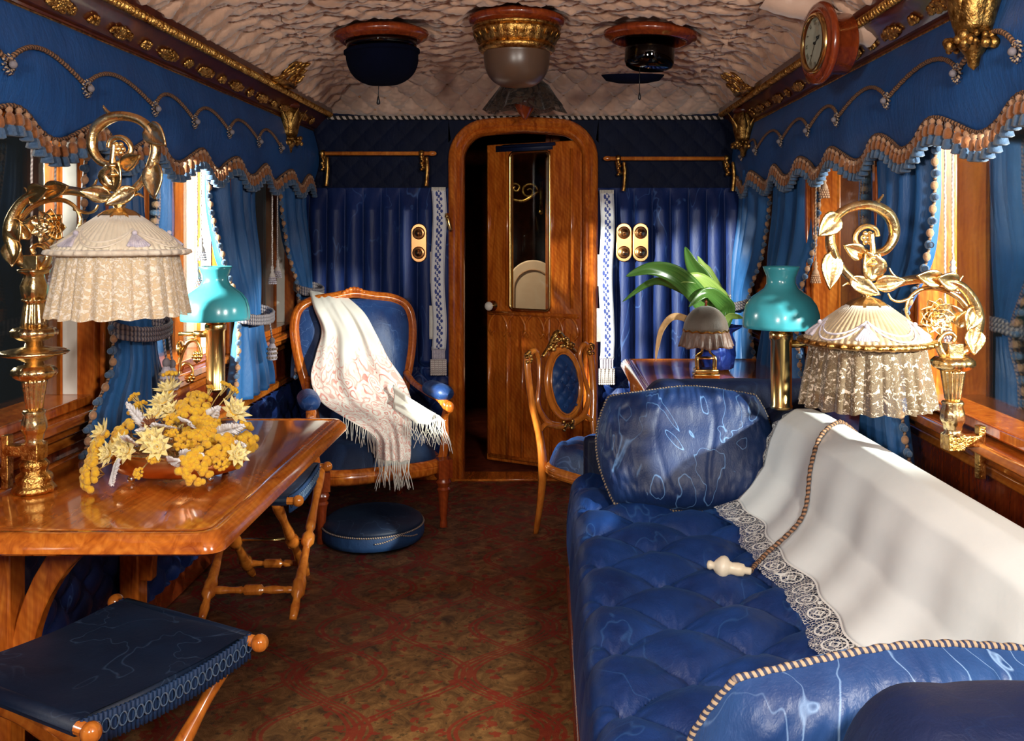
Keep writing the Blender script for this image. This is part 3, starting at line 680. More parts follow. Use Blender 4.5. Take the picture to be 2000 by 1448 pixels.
# ================================================================== VALANCES
def mk_tassel_meshes():
    out = []
    a = MB(); a.sphere((0, 0, -.006), .0085, 8, 6); out.append(('tassel_head', 'tan_wool', a))
    a = MB(); a.lathe([(.004, 0), (.010, -.008), (.0125, -.026), (.009, -.032)], 12, (0, 0, -.010), mod=lambda th, z, r: r*(1+.10*cos(6*th))); out.append(('upper_skirt', 'orange_wool', a))
    a = MB(); a.lathe([(.005, 0), (.011, -.008), (.0155, -.028), (.010, -.031)], 12, (0, 0, -.036), mod=lambda th, z, r: r*(1+.14*cos(6*th))); out.append(('lower_skirt', 'blue_wool', a))
    return out
TM = mk_tassel_meshes()
for sgn, side, peaks0, per, ros in ((-1, 'left', 2.16, .383, [1.75, 2.10, 2.46, 2.87, 3.21, 3.55, 3.93, 4.23]), (1, 'right', 2.39, .43, [1.95, 2.22, 2.69, 3.15, 3.50, 3.92, 4.36, 4.72])):
    t = thing('valance', 'bright blue silk valance with scalloped tasselled hem below the %s cornice' % side, 'valance', (sgn*1.13, 3.0, 1.885))
    def hem(y, peaks0=peaks0, per=per):
        ph = (y-peaks0)/per; return 1.642-.030*(1-cos(2*PI*ph))
    def vx(y, z):
        q = (1.885-z)/.28
        return 1.148-.030*sin(PI*min(1, q)*.9)-.010*nz(y*2.2, z*5, 3)*q-.007*sin(y*9+z*22)*q
    def vf(u, q, sgn=sgn):
        y = 1.15+(4.98-1.15)*u; z1 = hem(y); z = 1.888+(z1-1.888)*q
        return (sgn*vx(y, z), y, z)
    m = MB(); m.grid(vf, 420, 20); m.build('fabric', 'valance_silk', t, world=True, solid=.003)
    m = MB(); m.tube([(sgn*(vx(y, hem(y))-.006), y, hem(y)) for y in [1.15+3.83*i/500 for i in range(501)]], .006, 6, twist=240); m.build('hem_cord', 'cord_brown', t, world=True)
    # cord festoon between rosettes
    for a, b_ in zip(ros[:-1], ros[1:]):
        pts = []
        for i in range(31):
            u = i/30; y = a+(b_-a)*u; z = 1.735+.058*sin(PI*u**.8); pts.append((sgn*(vx(y, z)-.008), y, z))
        m = MB(); m.tube(pts, .0062, 8, twist=240); m.build('cord_loop', 'cord_brown', t, world=True)
    for a in ros:
        z = 1.728; x = sgn*(vx(a, z)-.008)
        m = MB()
        for i in range(12):
            an = 2*PI*i/12; m.tube([(x, a+.008*cos(an), z+.008*sin(an)), (x-sgn*.006, a+.02*cos(an), z+.02*sin(an)), (x, a+.024*cos(an+.15), z+.024*sin(an+.15))], .0032, 5)
        rs = m.build('rosette', 'cord_gold', t, world=True)
        m = MB(); m.sphere((x-sgn*.012, a, z), .0095, 10, 8); m.build('rosette_button', 'cord_grey', rs, world=True)
    # first tassel, then copies
    n = 0; first = None; y = 1.62; step = .0345
    while y < 4.97 and n < 100:
        z = hem(y)
        if first is None:
            root = []
            parts = []
            for nm, mt, mb in TM:
                o = mb.build(nm, mt); parts.append(o)
            first = parts[0]; first.name = 'fringe_tassel'; first.parent = t
            parts[1].parent = first; parts[2].parent = first; c = first
        else: c = copy_tree(first, t)
        c.location = (sgn*(vx(y, z)-.009)-t.location.x, y-t.location.y, z-.004-t.location.z); y += step; n += 1
        c.rotation_euler = (0, 0, random.uniform(0, 1))
# ================================================================== CURTAINS
def curtain(label, sgn, rows, folds, edge='near', seed=1, tie=None, xw=0.0, depth=.026, mat='curtain_silk', bob=True, tassels=2):
    # rows: [(z, y_near, y_far)] top to bottom
    xo = xw
    def xz(z): k = min(1, max(0, (z-.95)/.55)); return 1.135+.06*k*k*(3-2*k)-xo
    t = thing('curtain', label, 'curtain', (sgn*1.15, (rows[0][1]+rows[0][2])/2, rows[-1][0]))
    zs = [r[0] for r in rows]
    def ends(z):
        for i in range(len(rows)-1):
            if zs[i] >= z >= zs[i+1]:
                k = (zs[i]-z)/(zs[i]-zs[i+1]); k = k*k*(3-2*k)
                return rows[i][1]*(1-k)+rows[i+1][1]*k, rows[i][2]*(1-k)+rows[i+1][2]*k
        return rows[-1][1], rows[-1][2]
    def pt(u, q):
        z = zs[0]+(zs[-1]-zs[0])*q; a, b_ = ends(z); w_ = b_-a
        s = sin(2*PI*folds*u+seed+1.2*nz(u*4, z*2, seed))
        tk = 1.0 if tie is None else .35+.65*min(1, abs(z-tie)/.25)
        bulge = sin(PI*u)*.028
        d = depth*tk*(.55*s+.25*sin(4*PI*folds*u+seed*2+z*3))
        return (sgn*(xz(z)-bulge-d), a+w_*u, z)
    m = MB(); m.grid(pt, int(folds*18)+20, 70); m.build('cloth', mat, t, world=True, solid=.002)
    if bob:
        u0 = 0 if edge == 'near' else 1; ey = -1 if edge == 'near' else 1
        m = MB(); m.tube([Vector(pt(u0, i/120))+Vector((-sgn*.004, 0, 0)) for i in range(121)], .0048, 6, twist=200); m.build('edge_cord', 'cord_brown', t, world=True)
        H = zs[0]-zs[-1]; n = int(H/.032); f1 = f2 = None
        for i in range(n):
            p = pt(u0, (i+.5)/n); loc = Vector(p)+Vector((-sgn*.010, ey*.010, 0))
            dark = i % 2
            if (f1 is None and not dark) or (f2 is None and dark):
                q = MB(); q.sphere((0, 0, 0), (.011, .0115, .0125), 8, 6)
                if dark: q.tube([(0, 0, .0), (0, ey*.016, 0)], .004, 5); q.sphere((0, ey*.018, 0), .009, 8, 6)
                c = q.build('bobble', 'blue_wool' if dark else 'tan_wool', t)
                if dark: f2 = c
                else: f1 = c
            else:
                c = (f2 if dark else f1).copy(); COL.objects.link(c); c.parent = t
            c.location = loc-t.location
    if tie is not None:
        xw = xz(tie); a, b_ = ends(tie); w_ = (b_-a)/2+.012; yc = (a+b_)/2
        m = MB()
        for dz_ in (-.014, 0, .014):
            pts = [(sgn*(xw-.03)-sgn*.062*cos(an), yc+w_*sin(an), tie+dz_-.02*cos(an)) for an in [2*PI*i/40 for i in range(40)]]
            m.tube(pts, .0085, 8, closed=True, twist=160)
        m.build('tieback', 'cord_grey', t, world=True)
        for k in range(tassels):
            ty = yc+(.03 if k else -.012)+.01; x = sgn*(xw-.105)
            m = MB(); m.tube([(x+sgn*.012, ty, tie-.02), (x, ty, tie-.10-.01*k)], .0035, 6); zb = tie-.10-.01*k
            m.sphere((x, ty, zb-.012), (.012, .012, .015), 10, 8)
            h_ = m.build('tieback_tassel', 'cord_grey', t, world=True)
            m = MB(); m.lathe([(.008, 0), (.017, -.02), (.019, -.065), (.015, -.07)], 16, (x, ty, zb-.022), mod=lambda th, z, r: r*(1+.1*cos(8*th))); m.build('tassel_skirt', 'lilac_thread', h_, world=True)
            m = MB()
            for j in range(12):
                an = 2*PI*j/12
                for q_ in range(3): m.sphere((x+.018*cos(an+q_*.25), ty+.018*sin(an+q_*.25), zb-.045-.018*q_), .0055, 6, 5)
            m.build('tassel_beads', 'cord_gold', h_, world=True)
    return t
curtain('blue silk curtain behind the left gilt standard lamp, tied back with tassels', -1, [(1.70, 2.60, 2.95), (1.35, 2.56, 2.96), (1.07, 2.66, 2.93), (.98, 2.64, 2.95), (.80, 2.50, 3.03), (.70, 2.46, 3.05)], 5, 'near', 1.3, 1.06)
curtain('blue silk curtain behind the left blue glass lamp, middle of the left wall', -1, [(1.66, 3.56, 4.05), (1.25, 3.60, 4.04), (1.0, 3.70, 4.0), (.92, 3.68, 4.02), (.66, 3.64, 4.16)], 4, 'near', 2.6, 1.0, tassels=1, depth=.04)
curtain('blue silk curtain beside the armchair in the far left corner', -1, [(1.66, 4.46, 4.93), (1.3, 4.50, 4.92), (1.02, 4.62, 4.88), (.9, 4.6, 4.9), (.62, 4.5, 4.94)], 4, 'near', .7, 1.05, tassels=1, depth=.04)
curtain('blue silk curtain behind the right gilt standard lamp', 1, [(1.68, 2.50, 3.02), (1.3, 2.50, 2.98), (1.02, 2.66, 2.92), (.9, 2.62, 2.94), (.62, 2.54, 2.98)], 5, 'near', 1.9, 1.06)
curtain('blue silk curtain behind the right blue glass lamp, middle of the right wall', 1, [(1.66, 3.68, 4.28), (1.3, 3.70, 4.30), (1.02, 3.80, 4.22), (.60, 3.62, 4.45)], 4, 'near', 3.4, None, depth=.04)
curtain('brightly lit curtain beside the potted plant in the far right corner', 1, [(1.66, 4.40, 4.95), (1.25, 4.42, 4.97), (1.0, 4.58, 4.93), (.90, 4.56, 4.93), (.64, 4.48, 4.96)], 4, 'near', 5.1, .98, tassels=1, depth=.04, xw=.02)
# ------------------------------------------------------------------ blind cords with tassels
def cord(label, x, y, ztop, zb, pale=True, sc=.72):
    t = thing('cord_tassel', label, 'tassel', (x, y, zb), 0)
    m = MB(); m.tube([(x+.002*nz(i*.4, x), y, zb+.05+(ztop-zb-.05)*i/60) for i in range(61)], .0042*sc, 6, twist=220); m.build('cord', 'cord_pale' if pale else 'cord_tan', t, world=True)
    m = MB(); m.lathe([(.004, .07), (.011, .06), (.007, .05), (.013, .04), (.008, .028), (.018, .01), (.020, -.008)], 14, (x, y, zb), Matrix.Scale(sc, 4)); m.build('tassel_head', 'cord_pale' if pale else 'cord_tan', t, world=True)
    m = MB()
    for j in range(12):
        an = 2*PI*j/12
        for q_ in range(4): m.sphere((x+sc*(.018+.002*q_)*cos(an+.2*q_), y+sc*(.018+.002*q_)*sin(an+.2*q_), zb-sc*(.01+.012*q_)), .0058*sc, 6, 5)
    m.build('tassel_beads', 'lilac_thread' if pale else 'tan_wool', t, world=True)
def pc(px, py, D): p = P(px, py, D); return p
for lab, px, pyt, pyb, D, pale in (
    ('pale blind cord with a tassel hanging between the left lamp shade and its bracket', 108, 260, 535, 2.41, True),
    ('pale blind cord hanging in front of the nearest left window', 62, 220, 700, 2.30, True),
    ('pale cord tassel hanging beside the lace shade, nearer of two in the second left window', 385, 280, 540, 3.39, True),
    ('short pale cord tassel above the left blue glass shade', 393, 275, 490, 3.43, True),
    ('pale cord tassel in the farthest left window, left of the pair', 532, 330, 540, 4.32, True),
    ('pale cord tassel in the farthest left window, right of the pair', 542, 330, 528, 4.40, True),
    ('brown tassel hanging just under the right valance', 1610, 330, 368, 3.5, False),
    ('brown cord tassel in the second right window beside the wooden post', 1593, 330, 535, 3.61, False),
    ('pale cord tassel hanging right of the right gilt lamp arm', 1861, 225, 545, 2.39, True),
    ('plain pale blind cord against the nearest right window post', 1846, 225, 640, 2.44, True)):
    tp = P(px, pyt, D); bt = P(px, pyb, D); cord(lab, bt.x, D, tp.z+.05, bt.z, pale)
# ================================================================== FURNITURE
# ---- gilt standard lamps (left one rises from the table end, right one from the ledge)
def gold_lamp(label, base, sgn, sc, full, rz):
    t = thing('standard_lamp', label, 'lamp', base, rz)
    k = sc
    def L(px, py): return ((px-68)*k*sgn, (960-py)*k)
    def prof(pts): return [(r*k*1.12, (960-py)*k) for r, py in pts]
    lo = [(34, 960), (35, 954), (31, 948), (27, 944), (30, 936), (28, 928), (20, 922), (22, 914), (24, 906), (19, 899), (13, 895), (15, 890), (13, 884)]
    fl = [(13, 862), (15, 856), (15, 850), (17, 846), (20, 838), (19, 825), (16, 812), (18, 806), (16, 802)]
    if full:
        q = MB(); q.lathe(prof(lo), 28, mod=lambda th, z, r: r*(1+.05*cos(12*th))); q.build('foot', 'gilt', t)
    q = MB(); q.box((-17*k, -17*k, 62*k), (17*k, 17*k, 94*k)); q.box((-55*k*sgn, -12*k, 68*k), (0, 12*k, 90*k)); q.box((-64*k*sgn, -8*k, 4*k), (-50*k*sgn, 10*k, 108*k)); q.build('wall_bracket', 'gilt', t, bevel=.002)
    q = MB(); q.lathe(prof([(19, 868)]+fl), 24, mod=lambda th, z, r: r*(1+.08*cos(7*th))); q.build('lower_urn', 'gold', t)
    q = MB(); q.lathe(prof([(11, 802), (13, 798), (15, 780), (19, 748), (20, 742)]), 60, mod=lambda th, z, r: r*(1+.09*cos(14*th))); q.build('fluted_shaft', 'gold', t)
    q = MB(); q.lathe(prof([(20, 744), (30, 738), (35, 731), (34, 724), (28, 717), (20, 715)]), 36, mod=lambda th, z, r: r*(1+.07*cos(12*th))); q.build('leaf_collar', 'gold', t)
    if full:
        q = MB(); q.lathe(prof([(15, 716), (14, 708), (26, 702), (30, 699), (50, 694), (54, 690), (50, 686), (30, 682), (15, 678), (13, 668)]), 60, mod=lambda th, z, r: r*(1+.03*cos(30*th))); q.build('drip_disc', 'gold', t)
        q = MB(); q.lathe(prof([(13, 668), (24, 664), (35, 657), (36, 648), (31, 642), (22, 640)]), 36, mod=lambda th, z, r: r*(1+.06*cos(12*th))); q.build('leaf_cup', 'gold', t)
        q = MB(); q.lathe(prof([(21, 642), (20, 630), (16, 598), (15, 592), (19, 589), (19, 586)]), 60, mod=lambda th, z, r: r*(1+.09*cos(14*th))); q.build('upper_shaft', 'gold', t)
        q = MB(); q.lathe(prof([(17, 588), (21, 574), (22, 560), (17, 545), (16, 538), (25, 534), (26, 528), (18, 527)]), 28, mod=lambda th, z, r: r*(1+.09*cos(6*th))); q.build('upper_urn', 'gold', t)
        dz = 0
    else: dz = -190
    def A(px, py, y=0): x, z = L(px, py-dz); return Vector((x, y, z))
    q = MB(); p = A(68, 515); q.box((p.x-15*k, -14*k, p.z-14*k), (p.x+15*k, 14*k, p.z+15*k)); q.build('block', 'gold', t, bevel=.002)
    main = [(52, 520), (34, 508), (22, 480), (18, 450), (24, 425), (40, 400), (62, 384), (95, 378), (130, 374), (165, 378), (200, 386), (232, 388), (262, 380), (290, 356), (308, 328), (316, 298), (308, 262), (285, 240), (250, 231), (220, 236), (196, 254), (187, 282), (194, 306), (212, 322), (240, 324), (260, 312), (267, 294), (258, 278), (242, 272), (226, 278), (221, 292)]
    pts = smooth_path([A(x, y, .0) for x, y in main], 6)
    rad = [7, 11, 13, 11, 9, 8, 9, 8, 9, 7, 7, 10, 8, 8, 9, 11, 10, 8, 7, 6, 5, 5, 5, 5]
    q = MB(); q.tube(pts, [r*k*1.2 for r in rad], 10, twist=0, flat=.9); q.build('scroll_arm', 'gold', t)
    # leaf sheaths along the arm
    for (x, y, an, ln, wd) in ((300, 250, -40, 60, 34), (314, 320, -80, 70, 34), (280, 372, -150, 60, 26), (230, 386, 170, 55, 26), (222, 375, 60, 60, 40), (250, 330, 25, 48, 26), (240, 365, 110, 42, 30), (30, 470, -85, 50, 34), (24, 430, -60, 48, 30), (58, 385, 15, 50, 30), (90, 378, 10, 60, 28), (60, 460, 60, 40, 26), (60, 470, 110, 36, 24)):
        p = A(x, y, -.006); M = Matrix.Translation(p) @ Matrix.Rotation(-R(an) if sgn > 0 else PI+R(an), 4, 'Y') @ Matrix.Rotation(PI/2, 4, 'X')
        q = MB(); q.leaf(M, ln*k*1.1, wd*k*1.25, .16, 8, .5); q.build('leaf_sheath', 'gold', t, solid=.004)
    for nm, path in (('tendril', [(60, 400), (55, 380), (47, 368)]), ('tendril', [(262, 232), (225, 226), (212, 215), (210, 210)]), ('tendril', [(265, 384), (282, 382), (292, 388)]), ('tendril', [(170, 380), (190, 366), (198, 352)])):
        q = MB(); q.tube(smooth_path([A(x, y, 0) for x, y in path], 6), [5*k, 1.5*k], 6); q.build(nm, 'gold', t)
    # vine ring with flower
    q = MB(); q.tube(smooth_path([A(x, y, 0) for x, y in ((40, 430), (62, 408), (95, 394), (130, 394), (155, 410), (163, 435), (152, 460), (130, 468), (112, 462))], 6), [6*k, 4*k, 3*k], 8)
    q.tube(smooth_path([A(x, y, 0) for x, y in ((150, 410), (175, 418), (192, 414), (200, 402))], 6), [4*k, 2*k], 6)
    q.tube(smooth_path([A(x, y, 0) for x, y in ((72, 530), (90, 520), (98, 500), (90, 484), (74, 480), (64, 488), (68, 498))], 6), [9*k, 7*k, 5*k, 5*k], 8)
    q.build('vine_ring', 'gold', t)
    c = A(112, 446, -.012); q = MB()
    for i in range(9):
        an = 2*PI*i/9; M = Matrix.Translation(c) @ Matrix.Rotation(an, 4, 'Y') @ Matrix.Rotation(PI/2, 4, 'X')
        q.leaf(M, 40*k, 30*k, .22, 7, .6)
    for i in range(7):
        an = 2*PI*i/7+.3; M = Matrix.Translation(c+Vector((0, -.006, 0))) @ Matrix.Rotation(an, 4, 'Y') @ Matrix.Rotation(PI/2, 4, 'X')
        q.leaf(M, 24*k, 20*k, .3, 6, .6)
    q.sphere(c+Vector((0, -.01, 0)), 6*k, 10, 8); q.build('gilt_flower', 'gold', t, solid=.002)
    q = MB(); c = A(243, 295, -.004)
    for i in range(6):
        an = 2*PI*i/6; q.sphere((c.x+9*k*cos(an), c.y, c.z+9*k*sin(an)), 6*k, 8, 6)
    q.sphere(c, 7*k, 8, 6); q.build('rosette', 'gold', t)
    # stem down to the shade
    q = MB(); q.tube(smooth_path([A(238, 285, -.012), A(236, 320, -.014), A(235, 350, -.010), A(238, 380, -.004), A(244, 402, 0)], 6), [5*k, 6*k, 4*k, 6*k], 10)
    for yy, r in ((328, 14), (333, 9), (345, 11)): q.sphere(A(236, yy, -.012), (r*k, r*k, 5*k), 12, 6)
    q.build('drop_stem', 'gold', t)
    # shade
    S0 = A(243, 400); cx, cz = S0.x, S0.z
    q = MB(); q.lathe([(6*k, cz+.004), (12*k, cz-4*k), (9*k, cz-8*k), (26*k, cz-14*k), (40*k, cz-25*k), (43*k, cz-29*k)], 36, (cx, 0, 0), mod=lambda th, z, r: r*(1+.07*cos(9*th))); q.build('shade_cap', 'gold', t)
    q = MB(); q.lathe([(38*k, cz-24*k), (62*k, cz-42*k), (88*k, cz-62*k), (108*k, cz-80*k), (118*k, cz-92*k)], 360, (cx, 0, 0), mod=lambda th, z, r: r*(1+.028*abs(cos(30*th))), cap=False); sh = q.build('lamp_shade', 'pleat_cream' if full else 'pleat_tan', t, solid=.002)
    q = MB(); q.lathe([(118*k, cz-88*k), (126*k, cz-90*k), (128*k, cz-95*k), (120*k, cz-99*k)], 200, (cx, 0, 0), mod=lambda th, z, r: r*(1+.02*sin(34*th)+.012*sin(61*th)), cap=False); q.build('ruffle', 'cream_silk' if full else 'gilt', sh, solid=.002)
    N = 11
    def skirt(u, q_):
        th = 2*PI*u; f_ = .3+.7*q_
        r = (103+12*q_+14*f_*abs(sin(N*th+.6*sin(3*th)))**.7+3*f_*sin(29*th+2))*k
        z = cz-(97+116*q_+(4*abs(sin(th*9)))*q_)*k
        return (cx+r*cos(th), r*sin(th), z)
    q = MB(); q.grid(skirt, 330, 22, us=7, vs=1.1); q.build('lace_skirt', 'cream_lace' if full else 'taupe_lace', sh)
    # cord swags and shell tassels over the dome
    for i in range(5):
        a0 = 2*PI*i/5-2.0; q = MB()
        for off, dr_ in ((0, 24), (.0, 34)):
            pts = []
            for j in range(21):
                u = j/20; th = a0+2*PI/5*u; z_ = (52+dr_*sin(PI*u)); r = (48+ (z_-34)*1.28+3)*k
                r = max(r, 0); pts.append((cx+r*cos(th), r*sin(th), cz-z_*k+.003))
            q.tube(pts, 2.0*k, 6)
        q.build('cord_swag', 'lilac_thread' if not full else 'cream_silk', sh)
        q = MB(); th = a0; r = 104*k; c = Vector((cx+r*cos(th), r*sin(th), cz-70*k))
        for j in range(9):
            s_ = (j-4)/4; M = Matrix.Translation(c) @ Matrix.Rotation(th, 4, 'Z')
            q.tube([(-.024, 0, .016), (0, s_*13*k, -.004), (.010, s_*19*k, -.017+.004*abs(s_))], [2*k, 3.2*k, 3.6*k], 6, M=M)
        q.sphere((c.x-.018*cos(th), c.y-.018*sin(th), c.z+.016), 5*k, 8, 6); q.build('shell_tassel', 'lilac_thread', sh)
    return t
gold_lamp('tall gilt scroll lamp with a cream lace shade at the end of the left table', (-1.078, 2.15, .742), 1, 1/836, True, -.10)
gold_lamp('gilt scroll lamp with a brown lace shade rising behind the white sofa cloth', (1.10, 2.23, .742), -1, 1/806, False, .10)
# ---- blue glass reading lamps on brackets
def blue_lamp(label, x, y, zb, sc, side, armlen):
    t = thing('reading_lamp', label, 'lamp', (x, y, zb), 0)
    s = sc
    q = MB(); q.lathe([(.030*s, 0), (.033*s, .004), (.033*s, .010), (.0305*s, .014), (.0305*s, .20*s), (.034*s, .204*s), (.034*s, .222*s), (.030*s, .228*s)], 32); q.build('brass_tube', 'brass', t)
    q = MB(); q.lathe([(.03*s, .228*s), (.10*s, .238*s), (.104*s, .242*s), (.03*s, .245*s)], 32, cap=False); q.build('shade_gallery', 'brass', t)
    z0 = .238*s
    pr = [(.109, 0), (.110, .012), (.108, .045), (.100, .075), (.084, .100), (.064, .116), (.048, .130), (.040, .148), (.040, .168), (.048, .190), (.052, .203)]
    q = MB(); q.lathe([(r*s, z0+z*s*.88) for r, z in pr], 48, cap=False); q.build('glass_shade', 'blue_opal', t, solid=.003)
    q = MB(); z = .19*s
    q.tube([(side*.03, 0, z), (side*armlen, 0, z)], .008*s, 10); q.tube([(side*.03*s, 0, z), (side*.07*s, 0, z)], .012*s, 10)
    b0 = side*armlen
    q.tube(smooth_path([(b0, 0, z-.16*s), (b0*.98, 0, z-.09*s), (b0*.78, 0, z-.03*s), (b0*.52, 0, z-.025*s), (b0*.40, 0, z-.07*s), (b0*.55, 0, z-.095*s)], 8), [.008*s, .006*s], 8)
    q.tube(smooth_path([(b0*.98, 0, z-.13*s), (b0*.85, 0, z-.10*s), (b0*.66, 0, z-.11*s), (b0*.64, 0, z-.145*s), (b0*.74, 0, z-.15*s)], 8), [.006*s, .004*s], 8)
    q.build('bracket_arm', 'brass', t)
    for bx, bz in ((b0*.50, z-.075*s), (b0*.70, z-.145*s)):
        q = MB(); 
        for i in range(6): an = i*PI/3; q.sphere((bx+.012*s*cos(an), -.004, bz+.012*s*sin(an)), .008*s, 8, 6)
        q.sphere((bx, -.008, bz), .008*s, 8, 6); q.build('brass_flower', 'brass', t)
    q = MB(); q.lathe([(.03, 0), (.03, .006), (.012, .012)], 20, (b0, 0, z-.05*s), Matrix.Rotation(-side*PI/2, 4, 'Y')); q.build('wall_plate', 'brass', t)
blue_lamp('blue glass lamp on a brass tube beside the left window curtain', -1.07+.0, 3.30, .775, 1.07, -1, .13)
blue_lamp('larger pale blue glass lamp on a brass tube at the far end of the sofa', .872, 2.97, .775, 1.10, 1, .32)
# ---- moulded tables
def table_top(mb, x0, x1, y0, y1, z0, z1, r=.035, corners=(1,1,1,1)):
    out = []
    for (cx, cy, a0, on) in ((x1, y1, 0, corners[2]), (x0, y1, 90, corners[3]), (x0, y0, 180, corners[0]), (x1, y0, 270, corners[1])):
        rr = r if on else .002; ox = cx-rr if cx == x1 else cx+rr; oy = cy-rr if cy == y1 else cy+rr
        for i in range(7): a = R(a0+15*i); out.append((ox+rr*cos(a), oy+rr*sin(a)))
    n = len(out); cxm, cym = (x0+x1)/2, (y0+y1)/2; h = z1-z0
    prof = [(.030, z0), (.008, z0), (0, z0+h*.15), (.002, z0+h*.5), (.010, z0+h*.75), (.020, z1), (.038, z1+.001), (.042, z1-.003), (.047, z1-.001), (.052, z1)]
    v = []; f = []
    for o, z in prof:
        for (x, y) in out:
            sx = (x1-x0)/2; sy = (y1-y0)/2
            v.append((cxm+(x-cxm)*(sx-o)/sx, cym+(y-cym)*(sy-o)/sy, z))
    for j in range(len(prof)-1):
        for i in range(n): a = j*n+i; b_ = j*n+(i+1) % n; f.append((a, b_, b_+n, a+n))
    f.append(tuple(range(n-1, -1, -1))); b0 = (len(prof)-1)*n; f.append(tuple(b0+i for i in range(n)))
    mb.add(v, f)
t = thing('wall_table', 'polished orange wooden table fixed under the left windows', 'table', (-.85, 2.4, 0))
m = MB(); table_top(m, -1.20, -.530, 1.83, 3.01, .70, .740); m.build('tabletop', 'satinwood_flat', t, world=True, auto=50)
for y in (2.20, 2.88):
    q = MB(); q.box((-1.205, y-.035, 0), (-1.145, y+.035, .70)); q.build('leg', 'satinwood', t, world=True, bevel=.006)
    q = MB()
    def br(u, s_, y=y):
        a = PI/2*u; cx_, cz_ = -.86, .26; ro = .30; ri = .25
        r_ = ro if s_ else ri; return (cx_-r_*cos(a)*1.0+0.0, cz_+ .44*sin(a)*(r_/ro))
    n = 12; poly = [br(i/n, 1) for i in range(n+1)]+[br(i/n, 0) for i in range(n, -1, -1)]
    q.prism(poly, -.02, .02, Matrix.Translation((0, y, 0)) @ Matrix.Rotation(PI/2, 4, 'X')); q.build('brace', 'satinwood', t, world=True, bevel=.004)
t = thing('writing_table', 'sunlit wooden table in the far right corner holding the plant', 'table', (.83, 3.9, 0))
m = MB(); table_top(m, .466, 1.17, 3.46, 4.40, .70, .740, .02); m.build('tabletop', 'satinwood_flat', t, world=True, auto=50)
for x, y in ((.53, 3.54), (.53, 4.32), (1.10, 3.54), (1.10, 4.32)):
    q = MB(); q.tube([(x, y, .70), (x, y, .5), (x, y, .1), (x, y, 0)], [.028, .02, .024, .016], 12); q.build('leg', 'turned_wood', t, world=True)
# ---- folding stools
def turned(mb, a, b_, r=.017, blocks=(), n=12):
    a = Vector(a); b_ = Vector(b_); L = (b_-a).length; ks = 40; rr = []; pts = []
    for i in range(ks+1):
        u = i/ks; pts.append(a.lerp(b_, u)); x = r*(.92+.14*sin(u*PI*6))
        for bl in blocks:
            d = abs(u-bl)*L
            if d < .03: x = r*1.35
            elif d < .042: x = r*.72
        if u > .90: x = r*(1.05-3.5*(u-.90))
        rr.append(x)
    mb.tube(pts, rr, n)
def stool(label, loc, rz, W, Dp, H, inset=0.0):
    # seat W along local x, Dp along local y; side rails run along y
    t = thing('folding_stool', label, 'stool', loc, rz)
    hw, hd = W/2, Dp/2
    def seat(u, q):
        x = -hw+W*u; y = -hd+Dp*q
        e = (1-(2*q-1)**8); sag = .018*(1-(2*q-1)**2)
        return (x, y, H+.012*e-sag+.005*nz(x*7, y*7, 4))
    m = MB(); m.grid(seat, 30, 34); m.box((-hw+.004, -hd+.01, H-.028), (hw-.004, hd-.01, H-.008)); m.build('seat', 'stool_silk', t)
    for s_ in (-1, 1):
        q = MB(); y = s_*hd
        q.tube([(-hw-.03, y, H-.012), (hw+.03, y, H-.012)], .013, 10); q.sphere((-hw-.035, y, H-.012), .020, 14, 10); q.sphere((hw+.035, y, H-.012), .020, 14, 10); q.build('seat_rail', 'turned_wood', t)
        q = MB(); q.tube([(-hw+.002, y, H-.012), (hw-.002, y, H-.012)], .0165, 12); q.build('rail_sleeve', 'stool_silk', t)
    for s_ in (-1, 1):
        x = s_*hw; q = MB()
        def fr(u, k_): yy = -hd+Dp*u; return (x+s_*(.004+.004*sin(u*260)), yy, H+.004-.055*k_-.004*abs(sin(u*200))*k_-.018*(1-(2*u-1)**2)*1)
        q.grid(fr, 200, 3); q.build('fringe', 'plush_blue', t, solid=.002)
        q = MB(); n = 22
        for i in range(n):
            yc = -hd+Dp*(i+.5)/n; z0 = H-.010-.018*(1-(2*(i+.5)/n-1)**2)
            q.tube([(x+s_*.012, yc+.008*cos(a)*1.1, z0-.010+.013*sin(a)) for a in [PI*2*j/12 for j in range(12)]], .0014, 4, closed=True)
        q.build('braid', 'cord_gold' if False else 'blue_wool', t)
    ft = .02
    for s_ in (-1, 1):
        q = MB(); x = s_*(hw+.012-inset); turned(q, (x, hd, H-.02), (x, -hd+.02, 0), .018, (.5, .82)); q.build('leg', 'turned_wood', t)
        q = MB(); x = s_*(hw-.040-inset); turned(q, (x, -hd, H-.02), (x, hd-.02, 0), .018, (.5, .82)); q.build('leg', 'turned_wood', t)
    def pt(u, y0, y1): return (y0+(y1-y0)*u, (H-.02)*(1-u))
    q = MB(); y, z = pt(.82, hd, -hd+.02); turned(q, (-hw, y, z), (hw*.98, y, z), .014, (.5,)); q.build('stretcher', 'turned_wood', t)
    q = MB(); y, z = pt(.82, -hd, hd-.02); turned(q, (-hw+.04, y, z), (hw-.05, y, z), .013, (.5,)); q.build('stretcher', 'turned_wood', t)
    q = MB(); y, z = pt(.5, hd, -hd+.02); q.tube([(-hw-.02, y, z), (hw+.02, y, z)], .006, 8); q.build('pivot_rod', 'brass', t)
stool('dark blue folding stool with turned legs behind the left table', (-.925, 3.40, 0), .02, .29, .46, .43)
stool('dark blue fringed folding stool in the bottom left corner of the picture', (-.845, 2.01, 0), R(-28), .42, .42, .43, .045)
